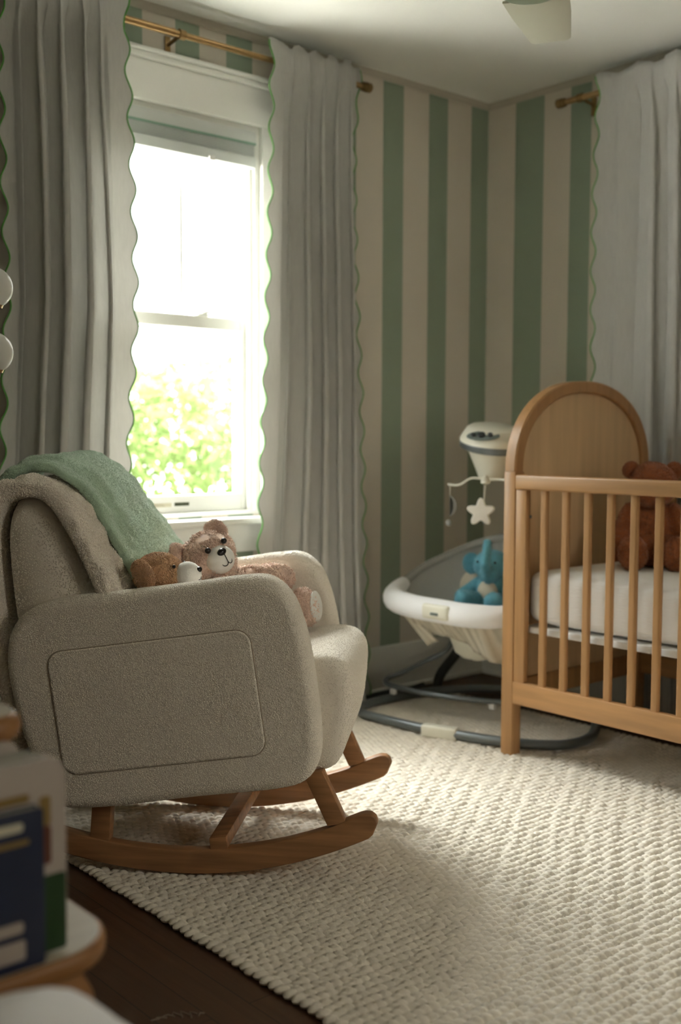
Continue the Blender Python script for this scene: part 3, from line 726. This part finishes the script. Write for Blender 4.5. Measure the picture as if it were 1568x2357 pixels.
def cg(g):
    V = np.array([tuple(v) for v in g.v], float); A = np.array(g.F); return V@A[:3, :3].T+A[:3, 3], tri(g.f)
V, T = cg(g)
def orient(V, T):
    me = bpy.data.meshes.new('t'); me.from_pydata(V.tolist(), [], T.tolist()); bm = bmesh.new(); bm.from_mesh(me); bmesh.ops.recalc_face_normals(bm, faces=bm.faces[:])
    T2 = np.array([[v.index for v in f.verts] for f in bm.faces]); bm.free(); bpy.data.meshes.remove(me); return T2
T = orient(V, T)
tag(furry('sherpa_blanket', V, T, M['sherpa'], 60000, .0034, .0019, droop=.1, jit=1.2, clump=1.2), 'cream sherpa blanket draped over the near side of the chair back', 'blanket')
gi0 = [(-.118, .665), (-.158, .76), (-.197, .86), (-.238, .935), (-.30, .982), (-.37, .985), (-.43, .95), (-.455, .86), (-.465, .72), (-.465, .5)]
gi1 = [(-.100, .700), (-.135, .78), (-.180, .865), (-.235, .955), (-.300, 1.005), (-.385, 1.015), (-.465, .985), (-.52, .90), (-.53, .72), (-.53, .5)]
g = blanket('b', '', None, .120, .505, gi0, gi1, .030, .009, 9, 15, nl=180, nw=60, scallop=.004, fold=.0085)
V, T = cg(g); T = orient(V, T)
tag(furry('mint_blanket', V, T, M['mint'], 70000, .0012, .0023, droop=0, jit=1.2, clump=0), 'mint green plush blanket draped over the far side of the chair back', 'blanket')

# ------------------------------------------------------------ stuffed toys
def limb(g, a, b, r0, r1, n=9):
    a, b = Vector(a), Vector(b)
    for k in range(n):
        t = k/(n-1); r = r0+(r1-r0)*t; g.ell(a+(b-a)*t, (r, r, r), None, 14)
def rotm(f, u=(0, 0, 1)):
    f = Vector(f).normalized(); s = Vector(u).cross(f).normalized(); u2 = f.cross(s); return Matrix((f, s, u2)).transposed()   # x=forward, y=left, z=up

def smile(c, R, w, h, r=.0011, drop=0):
    g = G(); c = Vector(c)
    for s_ in (-1, 1):
        pts = []
        for k in range(9):
            a = math.pi*k/8; y = s_*(w*.5-w*.5*math.cos(a)); z = -h*math.sin(a)
            pts.append(c+R@Vector((-.35*y*y/w*1.0-.15*abs(z), y, z)))
        g.tube(pts, r, 6)
    return g
# pink bear, lying back in the seat
def pink_bear():
    hc = Vector((.014, .335, .712)); hr = .066
    f = Vector((.64, -.70, .14)); u = Vector((-.50, .08, .86))
    Rh = rotm(f, u)
    g = G(CH); g.ell(hc, (.066, .077, .066), Rh, 26); g.ell(hc+Rh@Vector((.028, 0, -.018)), (.042, .056, .042), Rh, 20)
    g.ell(Vector((.045, .335, .600)), (.070, .070, .085), rotm((1, 0, -.3)), 24); g.ell(Vector((.05, .33, .535)), (.075, .072, .062), None, 20)
    limb(g, (.075, .360, .640), (.182, .40, .630), .032, .037)
    limb(g, (.05, .275, .635), (.12, .21, .600), .030, .034)
    limb(g, (.09, .370, .525), (.225, .385, .535), .036, .040); g.ell((.240, .387, .545), (.036, .044, .048), None, 18)
    limb(g, (.08, .29, .520), (.16, .22, .520), .036, .040)
    base = CH@Vector((.02, .32, .47)); t = thing('teddy_bear', 'pink-beige curly teddy bear lying in the rocking chair with white muzzle', 'teddy bear', base)
    V, T = remesh(g, .0035, 6); furry('body', V, T, M['pink'], 24000, .011, .0024, t, droop=.15, jit=2.6)
    for s_, nm in ((1, 1), (-1, -1)):
        e = G(CH); c = hc+Rh@Vector((-.010, s_*.064, .048)); e.ell(c, (.014, .028, .028), Rh@Matrix.Rotation(s_*-.4, 3, 'Z'), 20)
        V, T = remesh(e, .003, 2); ear = furry('ear', V, T, M['pink'], 2200, .008, .002, t, droop=.1, jit=1)
        G(CH).ell(c+Rh@Vector((.010, 0, -.002)), (.006, .013, .013), Rh, 14).build('inner_ear', mat('peach_felt', (.80, .42, .30), .9, bump=('noise', 200, .0004)), ear, sharp=180)
    mc = hc+Rh@Vector((.058, -.002, -.014)); mz = G(CH).ell(mc, (.032, .040, .037), Rh, 28).build('muzzle', M['felt_white'], t, sharp=180)
    G(CH).ell(mc+Rh@Vector((.0275, 0, .018)), (.009, .0135, .0095), Rh, 18).build('nose', M['black'], mz, sharp=180)
    s = smile(mc+Rh@Vector((.0325, 0, -.010)), Rh, .0155, .008, .0011); s.F = CH
    s.tube([mc+Rh@Vector((.034, 0, .012)), mc+Rh@Vector((.0335, 0, 0)), mc+Rh@Vector((.0325, 0, -.010))], .0011, 6); s.build('mouth', M['black'], mz)
    for s_ in (-1, 1): G(CH).ell(hc+Rh@Vector((.071, s_*.027, .024)), (.008, .008, .008), None, 14).build('eye', M['black'], t, sharp=180)
    G(CH).ell((.272, .383, .545), (.009, .037, .041), rotm((1, -.25, 0)), 20).build('paw_pad', M['felt_white'], t, sharp=180)
pink_bear()
def brown_dog():
    hc = Vector((-.052, .11, .706)); f = Vector((1, -.10, -.02)); R = rotm(f, (-.05, 0, 1))
    g = G(CH); g.ell(hc+Vector((-.004, 0, 0)), (.060, .056, .052), R, 26); g.ell(hc+Vector((.020, 0, -.008)), (.048, .044, .040), R, 20)
    g.ell(hc+Vector((-.02, .015, -.10)), (.055, .050, .085), None, 20); limb(g, hc+Vector((0, .04, -.09)), hc+Vector((.09, .055, -.15)), .024, .026); limb(g, hc+Vector((0, -.012, -.12)), hc+Vector((.10, .0, -.205)), .024, .026)
    base = CH@Vector((-.05, .11, .47)); t = thing('stuffed_animal', 'toffee brown plush animal with white muzzle peeking over the near chair arm', 'stuffed animal', base)
    V, T = remesh(g, .0035, 6); furry('body', V, T, M['brown'], 15000, .006, .0012, t, droop=.3, jit=.8)
    for s_ in (-1, 1):
        e = G(CH); c = hc+R@Vector((-.012, s_*.068, .010)); q = R@Matrix.Rotation(-.35, 3, 'Y'); e.ell(c, (.020, .013, .037), q, 20); e.ell(c+R@Vector((-.010, -s_*.003, .016)), (.020, .012, .018), q, 18)
        V, T = remesh(e, .003, 3); furry('ear', V, T, M['brown'], 2600, .006, .0012, t, droop=.3, jit=.8)
    mc = hc+R@Vector((.070, 0, -.010)); mz = G(CH).ell(mc, (.034, .034, .034), R, 28).build('muzzle', M['felt_white'], t, sharp=180)
    G(CH).ell(mc+R@Vector((.030, 0, .012)), (.008, .010, .007), R, 16).build('nose', M['black'], mz, sharp=180)
    s = smile(mc+R@Vector((.033, 0, -.004)), R, .014, .008, .001); s.F = CH; s.build('mouth', M['black'], mz)
    for s_ in (-1, 1): G(CH).ell(hc+R@Vector((.052, s_*.036, .018)), (.0045, .0045, .0045), None, 12).build('eye', M['black'], t, sharp=180)
brown_dog()
RBX, RBY = -.527, -1.197
def rust_bear():
    # sits against the far side of the crib facing the room
    c = Vector((RBX, RBY, .622)); f = Vector((-.78, -.62, 0)); R = rotm(f)
    q = lambda x, y, z: c+R@Vector((x, y, z))
    g = G(); g.ell(q(0, 0, .105), (.068, .074, .110), R, 26); g.ell(q(.015, 0, .07), (.068, .078, .070), R, 20)
    g.ell(q(.01, 0, .268), (.068, .076, .074), R, 26); g.ell(q(.05, 0, .245), (.050, .060, .048), R, 20)
    for s_ in (-1, 1):
        limb(g, q(0, s_*.068, .175), q(.03, s_*.108, .055), .032, .036)
        limb(g, q(.04, s_*.062, .048), q(.12, s_*.066, .050), .042, .042); g.ell(q(.140, s_*.068, .056), (.036, .046, .056), R, 20)
    t = thing('teddy_bear', 'rust brown teddy bear sitting on the crib mattress behind the slats', 'teddy bear', c)
    V, T = remesh(g, .005, 5); furry('body', V, T, M['rust'], 14000, .006, .0018, t, droop=.2, jit=1.2)
    for s_ in (-1, 1):
        e = G(); e.ell(q(0, s_*.068, .315), (.013, .027, .028), R@Matrix.Rotation(s_*.3, 3, 'X'), 18); V, T = remesh(e, .004, 2); furry('ear', V, T, M['rust'], 1600, .005, .0016, t, jit=1)
        G().ell(q(.077, s_*.034, .272), (.006, .006, .006), None, 12).build('eye', M['black'], t, sharp=180)
    G().ell(q(.100, 0, .262), (.010, .014, .010), R, 14).build('nose', M['black'], t, sharp=180)
rust_bear()

# ------------------------------------------------------------ baby swing
def make_swing():
    t = thing('baby_swing', 'baby swing with white padded seat and grey tube base beside the crib', 'baby swing', (-.65, -.62, 0))
    # floor frame
    z = .032
    pts = [(-.985, -.30, z), (-.992, -.365, z), (-.965, -.60, z), (-.915, -.80, z), (-.845, -.95, z), (-.76, -1.035, z), (-.65, -1.045, z), (-.54, -1.0, z), (-.40, -.90, z), (-.30, -.80, z), (-.25, -.66, z), (-.26, -.48, z), (-.36, -.32, z), (-.55, -.22, z), (-.80, -.20, z), (-.93, -.23, z)]
    fr = G().tube(pts, .0165, 14, True, 8).build('floor_frame', M['steel'], t)
    d = (Vector((-.938, -.72, z))-Vector((-.982, -.598, z))); a = math.atan2(d.y, d.x)
    T_ = Matrix.Translation((-.955, -.662, z))@Matrix.Rotation(a, 4, 'Z')
    G().box((-.066, -.021, -.022), (.066, .021, .022), .008, 3, T=T_).build('joint_cover', M['plastic'], fr)
    # upright rising behind the crib end to the control pod
    G().tube([(-.27, -.60, .03), (-.30, -.62, .30), (-.40, -.66, .62), (-.52, -.66, .88), (-.58, -.64, .96)], lambda q: .026-.006*q, 14, smooth=8).build('upright', M['dark'], t)
    # pod
    pod = thing('x', 'x', 'x', (0, 0, 0)) if False else None
    c = Vector((-.62, -.585, 1.035)); n = 40
    def ring(rx, ry, zz, dx=0): return [(c.x+dx+rx*math.cos(2*math.pi*k/n), c.y+ry*math.sin(2*math.pi*k/n), c.z+zz+0.12*0*(k)) for k in range(n)]
    def loft(rs):
        vs = [p for r_ in rs for p in r_]; fs = [(j*n+k, j*n+(k+1) % n, (j+1)*n+(k+1) % n, (j+1)*n+k) for j in range(len(rs)-1) for k in range(n)]
        return G().add(vs, fs+[tuple(range(n))[::-1], tuple((len(rs)-1)*n+k for k in range(n))])
    top = loft([ring(.103, .128, -.010), ring(.103, .128, -.002), ring(.098, .122, .008), ring(.080, .100, .040), ring(.070, .088, .047)])
    tl = Matrix.Translation(c)@Matrix.Rotation(math.radians(-13), 4, Vector((-.75, .65, 0)))@Matrix.Translation(-c)
    def tilt(g_):
        g_.v = [tuple(tl@Vector(v)) for v in g_.v]; return g_
    tp = tilt(top).build('control_pod', M['plastic'], t)
    tilt(loft([ring(.096, .120, -.036), ring(.102, .127, -.030), ring(.104, .129, -.012), ring(.102, .127, -.009)])).build('grey_band', M['steel'], tp)
    loft([ring(.030, .036, -.150), ring(.040, .046, -.148), ring(.055, .065, -.100), ring(.078, .095, -.037)]).build('pod_stem', M['plastic'], tp)
    # sloping face with buttons, on the side facing the room (-x)
    nf = (tl.to_3x3()@Vector((-.52, -.22, .82))).normalized(); fc = tl@(c+Vector((-.0815, -.030, .0285))); U = Vector((0, 0, 1)).cross(nf).normalized(); Vv = nf.cross(U)
    el = [(.060*math.cos(a_)*(1-.12*math.sin(a_)), .023*math.sin(a_)) for a_ in [2*math.pi*k/28 for k in range(28)]]
    G().slab(el, fc, U, Vv, nf, .004, .0015, 2).build('button_panel', M['panel_grey'], tp)
    for dx, r_ in ((-.036, .008), (-.006, .013), (.026, .009)):
        G().lathe([(r_, 0), (r_, .007), (r_*.8, .009)], fc+U*dx+nf*.003, nf, 16).build('button', M['dark'], tp)
    # mobile
    h = Vector((-.68, -.610, .890)); 
    mb = G().tube([(h.x, h.y, .872), (h.x, h.y, h.z-.005)], .004, 8).lathe([(.004, .020), (.014, .010), (.018, -.006), (.010, -.012)], h-Vector((0, 0, .005)), n=16).build('mobile_hub', M['plastic'], t)
    ar = [((h.x, h.y, h.z), (h.x-.02, h.y+.05, h.z+.004), (h.x-.03, h.y+.10, h.z-.022), (h.x-.035, h.y+.15, h.z-.020)), ((h.x, h.y, h.z), (h.x+.02, h.y-.05, h.z+.002), (h.x+.02, h.y-.12, h.z-.006))]
    for p in ar: G().tube(p, .0042, 8, smooth=6).build('mobile_arm', M['plastic'], mb)
    sc = Vector((-.68, -.604, .772)); G().tube([h-Vector((0, 0, .01)), sc+Vector((0, 0, .04))], .0022, 6).build('cord', M['plastic'], mb)
    st = []
    for k in range(60):
        a_ = math.pi/2+2*math.pi*k/60; r_ = .041+.011*math.cos(5*(a_-math.pi/2)); st.append((r_*math.cos(a_), r_*math.sin(a_)))
    G().slab(st, sc+Vector((.65, -.75, 0))*-.011, Vector((.65, -.76, 0)), Vector((0, 0, 1)), Vector((.76, .65, 0)), .022, .005, 4).build('hanging_star', M['felt_white'], mb, sharp=180)
    mc = Vector((-.715, -.470, .79)); G().tube([(mc.x, mc.y, .865), (mc.x, mc.y, .83)], .0015, 6).build('cord', M['plastic'], mb)
    cres = []
    for k in range(25):
        a_ = math.radians(-75+150*k/24); cres.append((.036*math.cos(a_)-.01, .040*math.sin(a_)))
    for k in range(25):
        a_ = math.radians(75-150*k/24); cres.append((.020*math.cos(a_)-.010, .036*math.sin(a_)))
    G().slab([tuple(p) for p in resample(cres, 60)], mc, Vector((.65, -.76, 0)), Vector((0, 0, 1)), Vector((.76, .65, 0)), .014, .003, 3).build('hanging_moon', M['padg'], mb, sharp=180)
    G().ell((mc.x-.0, mc.y+.005, mc.z-.062), (.010, .012, .013), None, 14).build('hanging_bead', M['padg'], mb, sharp=180)
    # seat ring (closed loop): left tip -> front -> right, rising at the back
    R = [(-.80, -.272, .455), (-.855, -.335, .440), (-.880, -.45, .434), (-.880, -.58, .432), (-.865, -.72, .431), (-.80, -.825, .44), (-.68, -.850, .50), (-.55, -.83, .58), (-.48, -.74, .655), (-.47, -.60, .672), (-.49, -.47, .650), (-.55, -.365, .605), (-.65, -.275, .540), (-.73, -.255, .490)]
    loop = spline([Vector(p) for p in R], 8, True); m = len(loop); cen = Vector((-.66, -.56, .365))
    wr = lambda q: .024
    K = m//14*7
    pw = G().tube(loop[int(m*.93):]+loop[:int(m*.42)], lambda q: .043-.018*abs(2*q-1)**4, 16).build('padded_rim', M['padw'], t, sharp=180)
    G().tube(loop[int(m*.40):int(m*.95)], .017, 14).build('mesh_rim', M['padg'], t, sharp=180)
    # sling
    g = G(); nr = 14
    def sl(u, v):
        p = loop[int(u*m) % m]; q = p.lerp(cen, v); dep = .125*(1-(1-v)**2.2)
        base_ = p.lerp(cen, v); zc = p.z*(1-v)+cen.z*v
        return Vector((base_.x, base_.y, zc-.05*math.sin(math.pi*v*.9)))
    g.grid(sl, m, nr, True); o = g.build('sling', M['padg'], t, sharp=180); md = o.modifiers.new('s', 'SOLIDIFY'); md.thickness = .006
    # rim name plate
    T_ = Matrix.Translation((-.917, -.60, .436))@Matrix.Rotation(math.radians(4), 4, 'Z')
    tb = G().box((-.012, -.060, -.026), (.012, .060, .026), .011, 3, T=T_).build('toy_bar_tab', M['plastic'], t)
    G().box((-.016, -.018, -.012), (.0, .016, -.002), .003, 2, T=T_).build('slot', M['panel_grey'], tb)
    # hub and skirt under the seat
    hub = G().lathe([(.060, 0), (.085, .02), (.100, .06), (.115, .10), (.150, .135), (.155, .15)], (-.68, -.585, .245), n=36).build('vibration_hub', M['plastic'], t)
    G().lathe([(.02, -.012), (.028, 0), (.03, .02)], (-.68, -.585, .245), n=20).build('hub_knob', M['plastic'], hub)
    def skirt(u, v):
        k = int(m*.02+u*m*.40) % m; p = loop[k]; w_ = .012*math.sin(u*26)+.006*math.sin(u*61)
        tip = .115+.035*math.sin(u*9+1)
        return Vector((p.x+.07*v+w_*v, p.y-(.10*v if u < .25 else .03*v), p.z-.02-tip*v))
    o = G().grid(skirt, 70, 8).build('seat_skirt', M['padc'], t, sharp=180); md = o.modifiers.new('s', 'SOLIDIFY'); md.thickness = .004
    # carrier legs
    zf = .092
    lp = [(-.715, -.16, zf+.012), (-.755, -.175, zf+.004), (-.775, -.23, zf-.002), (-.765, -.36, zf-.004), (-.735, -.49, zf-.004), (-.655, -.66, zf-.004), (-.58, -.74, zf), (-.48, -.70, zf+.012), (-.42, -.58, zf+.02)]
    cf = G().tube(lp, .0105, 12, smooth=8).build('seat_legs', M['steel'], t)
    G().tube([(-.715, -.16, zf+.012), (-.685, -.20, .125), (-.64, -.29, .18), (-.61, -.345, .215), (-.60, -.37, .25), (-.61, -.40, .33)], .010, 12, smooth=6).build('seat_leg_upright', M['steel'], t)
    G().tube([(-.48, -.19, .035), (-.50, -.23, .10), (-.52, -.33, .20), (-.60, -.46, .30)], .020, 12, smooth=6).build('swing_arm', M['dark'], t)
    for p in ((-.778, -.245, zf-.022), (-.665, -.645, zf-.022)): G().box((p[0]-.010, p[1]-.012, p[2]-.010), (p[0]+.010, p[1]+.012, p[2]+.012), .004).build('foot', M['plastic_white'], cf)
make_swing()
def blue_elephant():
    c = Vector((-.60, -.578, .425)); R = rotm((-1, -.35, .0)); q = lambda x, y, z: c+R@Vector((x, y, z)); g = G()
    g.ell(q(0, 0, .06), (.055, .06, .065), R, 22); g.ell(q(.01, 0, .150), (.060, .066, .056), R, 24); g.ell(q(.055, .01, .125), (.035, .036, .035), R, 18)
    limb(g, q(.070, .010, .120), q(.108, .015, .165), .022, .017, 6); limb(g, q(.108, .015, .165), q(.100, .020, .238), .017, .015, 8)
    for s_ in (-1, 1):
        limb(g, q(.03, s_*.035, .02), q(.125, s_*.056, .032), .030, .036); limb(g, q(.0, s_*.05, .085), q(.05, s_*.10, .035), .020, .024)
    t = thing('stuffed_elephant', 'blue plush elephant with raised trunk sitting in the baby swing', 'stuffed animal', c)
    V, T = remesh(g, .0045, 5); furry('body', V, T, M['blue'], 7000, .005, .0015, t, jit=1)
    for s_ in (-1, 1):
        e = G(); e.ell(q(-.005, s_*.085, .150), (.010, .036, .040), R, 18); V, T = remesh(e, .004, 2); furry('ear', V, T, M['blue'], 1400, .004, .0014, t)
        G().ell(q(.060, s_*.034, .165), (.005, .005, .005), None, 12).build('eye', M['black'], t, sharp=180)
    G().ell(q(.040, 0, .055), (.024, .040, .044), R, 18).build('belly', M['padc'], t, sharp=180)
blue_elephant()
g = G().ell((-.565, -.50, .485), (.045, .120, .075), Matrix.Rotation(.5, 3, 'Y'), 26)
tag(g.build('head_pillow', M['padc'], sharp=180), 'cream oval pillow behind the blue elephant in the baby swing', 'pillow')
g = G().tube([(-.42, -.05, .012), (-.52, -.07, .012), (-.62, -.055, .012), (-.72, -.06, .012), (-.80, -.075, .010), (-.92, -.09, .010), (-1.05, -.075, .010)], .010, 8, smooth=6)
tag(g.build('power_cord', M['dark']), 'black cord lying along the baseboard behind the baby swing', 'cord')

# ------------------------------------------------------------ globe lamp at the left
def globe_lamp():
    bx, by = -2.60, -.70
    t = thing('globe_lamp', 'brass floor lamp with white glass globes at the left edge', 'lamp', (bx, by, 0))
    G().lathe([(.14, 0), (.14, .012), (.13, .018), (.02, .026), (.012, .04)], (bx, by, 0), n=36).build('base', M['brass'], t)
    G().tube([(bx, by, .02), (bx, by, 1.62)], .010, 14).build('pole', M['brass'], t)
    for gz, ax, ay in ((1.402, -2.520, -.64), (1.245, -2.524, -.645)):
        c = Vector((ax, ay, gz)); r = .0505
        G().tube([(bx, by, gz-.125), (bx+.025, by+.018, gz-.125), (ax-.012, ay-.008, gz-.120), (ax, ay, gz-.100), (ax, ay, gz-.055)], .0062, 12, smooth=6).lathe([(.010, -.062), (.011, -.054), (.024, -.050), (.027, -.043), (.027, -.040)], c, n=24).build('lamp_arm', M['brass'], t)
        G().ell(c, (r, r, r), None, 36).build('glass_globe', M['globe'], t, sharp=180)
globe_lamp()

# ------------------------------------------------------------ ceiling fan
def fan():
    hx, hy = -1.43, -1.40; t = thing('ceiling_fan', 'cream ceiling fan with a shallow light bowl', 'ceiling fan', (hx, hy, 2.13))
    G().lathe([(.07, 0), (.075, .02), (.03, .05), (.02, .06), (.02, H-2.33)], (hx, hy, 2.33-.0), n=32).build('canopy', M['plastic'], t)
    G().lathe([(.05, 0), (.085, .01), (.10, .04), (.09, .12), (.04, .16)], (hx, hy, 2.185), n=40).build('motor', M['plastic'], t)
    G().lathe([(.005, 0), (.040, .003), (.070, .012), (.086, .028), (.086, .04)], (hx, hy, 2.142), n=40).build('light_bowl', mat('greenish_glass', (.50, .56, .44), .3, trans=.3, bump=('noise', 30, .0002)), t)
    mb = mat('cream_blade', (.66, .64, .54), .5, bump=('noise', 30, .0002))
    for k in range(3):
        a = math.radians(31)+2*math.pi*k/3; d = Vector((math.cos(a), math.sin(a), 0)); s_ = Vector((-d.y, d.x, 0))
        out = [(.09, -.088), (.20, -.080), (.395, -.058), (.408, -.048), (.414, .045), (.405, .056), (.20, .078), (.09, .085)]
        G().slab(out, Vector((hx, hy, 2.172)), d, s_, Vector((0, 0, 1)), .007, .002, 2).build('blade', mb, t, sharp=30)
        G().box((.06, -.02, -.004), (.15, .02, .004), .003, T=Matrix.Translation((hx, hy, 2.186))@Matrix.Rotation(a, 4, 'Z')).build('blade_iron', M['plastic'], t)
fan()

# ------------------------------------------------------------ foreground stand with books
def stand():
    t = thing('book_stand', 'pale wooden child-height stand with rounded top at the bottom left', 'stand', (-3.28, -2.0, 0))
    n = 12
    out = rrect(-3.62, -2.118, -3.005, -1.88, .085, 10)
    a = G().slab(out, (0, 0, .422), (1, 0, 0), (0, 1, 0), (0, 0, 1), .026, .008, 4).build('top', M['stand_edge'], t)
    o3 = rrect(-3.612, -2.110, -3.013, -1.888, .080, 10); G().slab(o3, (0, 0, .4478), (1, 0, 0), (0, 1, 0), (0, 0, 1), .0016, .0004, 1).build('surface', M['stand'], a)
    prof = [(-3.085, .428), (-3.055, .30), (-3.03, .12), (-3.025, .0)]
    o2 = [(-3.066, .4225), (-3.054, .40), (-3.044, .36), (-3.036, .28), (-3.03, .0), (-3.10, 0), (-3.14, .20), (-3.20, .30), (-3.40, .30), (-3.50, .20), (-3.53, 0), (-3.60, 0), (-3.59, .15), (-3.57, .30), (-3.55, .38), (-3.57, .4285)]
    for y in (-2.112, -1.935):
        G().slab(o2[::-1], (0, y, 0), (1, 0, 0), (0, 0, 1), (0, 1, 0), .022, .002, 2).build('side_panel', M['stand_edge'], t, sharp=30)
    u_ = G().slab(rrect(-3.50, -2.0, -3.068, -1.87, .05, 8), (0, 0, .672), (1, 0, 0), (0, 1, 0), (0, 0, 1), .036, .016, 5).build('upper_shelf', M['stand_edge'], t)
    G().slab(rrect(-3.492, -1.992, -3.078, -1.878, .044, 8), (0, 0, .7065), (1, 0, 0), (0, 1, 0), (0, 0, 1), .0022, .0006, 1).build('surface', M['stand'], u_)
    G().box((-3.46, -1.925, .45), (-3.12, -1.905, .673), .003).build('back_panel', M['stand_edge'], t)
stand()
def book(label, x0, x1, y0, th, z0, h, cover, r=.012, lean=0, decos=(), pages=True):
    t = thing('board_book', label, 'book', ((x0+x1)/2, y0, z0), 'board books standing on the stand')
    T0 = Vector((0, math.sin(lean), math.cos(lean))); o = Vector((0, y0, z0)); N_ = Vector((0, math.cos(lean), -math.sin(lean)))
    out = rrect(x0, 0, x1, h, [r, r, .001, .001], 6)
    G().slab(out, o, (1, 0, 0), T0, N_, .0018, .0006, 2).build('front_cover', cover, t)
    inn = rrect(x0+.002, .002, x1-.002, h-.002, [r, r, .001, .001], 6)
    G().slab(inn, o+N_*.0018, (1, 0, 0), T0, N_, th-.0036, .0005, 1).build('page_block', M['book_pages'], t)
    G().slab(out, o+N_*(th-.0018), (1, 0, 0), T0, N_, .0018, .0006, 2).build('back_cover', cover, t)
    for (a, b, c, d, m, nm) in decos:
        G().slab(rrect(a, b, c, d, min(.004, (c-a)*.3, (d-b)*.3), 4), o-N_*.0005, (1, 0, 0), T0, N_, .0008, .0002, 1).build(nm, m, t)
    return t
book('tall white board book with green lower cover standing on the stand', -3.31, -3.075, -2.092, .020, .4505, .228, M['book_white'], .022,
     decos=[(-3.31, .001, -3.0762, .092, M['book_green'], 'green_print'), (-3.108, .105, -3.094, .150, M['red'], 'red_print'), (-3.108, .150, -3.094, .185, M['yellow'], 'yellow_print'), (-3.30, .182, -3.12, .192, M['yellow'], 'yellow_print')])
book('navy blue board book in front of the white one', -3.30, -3.112, -2.112, .017, .4505, .180, M['book_blue'], .005,
     decos=[(-3.29, .012, -3.136, .035, M['book_white'], 'white_print'), (-3.29, .043, -3.138, .056, M['book_white'], 'white_print'), (-3.29, .142, -3.130, .148, M['yellow'], 'title_print'), (-3.29, .158, -3.137, .168, M['label'], 'title_print')])
book('pale board book with orange corner behind the white one', -3.30, -3.082, -2.068, .018, .4505, .226, M['book_pages'], .012,
     decos=[(-3.094, .212, -3.083, .225, M['orange'], 'orange_corner')])
book('grey-green board book behind the pale one', -3.30, -3.086, -2.046, .020, .4505, .222, M['book_pages'], .012)
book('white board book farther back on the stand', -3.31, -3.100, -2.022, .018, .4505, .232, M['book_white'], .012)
book('dark covered board book, last in the row on the stand', -3.31, -3.104, -1.998, .022, .4505, .222, M['purple'], .008)
def cloth():
    def f(u, v):
        x = -3.50+.30*u; y = -2.50+.26*v; z = .285+.05*math.sin(math.pi*u)**.5*math.sin(math.pi*v)**.5+.008*noise.noise(Vector((x*18, y*18, 1)))
        e = max(0, (u-.8)/.2)**2; return (x, y, z*(1-e)+.0*e if u > .8 else z)
    return f
g = G(); 
def cl(u, v):
    th = 2*math.pi*u; ph = math.pi*(v*.998+.001); se = lambda a, p: math.copysign(abs(a)**p, a)
    X = se(math.cos(th), .5)*se(math.sin(ph), .5); Y = se(math.sin(th), .5)*se(math.sin(ph), .5); Z = se(math.cos(ph), .7)
    q = Vector((-3.345+X*.25, -2.36+Y*.155, .268+Z*.265)); return q+Vector((1, 1, 1))*noise.noise(q*14)*.006
g.grid(cl, 60, 30, True); g.f.append(tuple(range(60))[::-1]); g.f.append(tuple(29*60+k for k in range(60)))
tag(g.build('pouf', M['padw'], sharp=180), 'white rounded pouf in front of the book stand, bottom left corner', 'pouf')
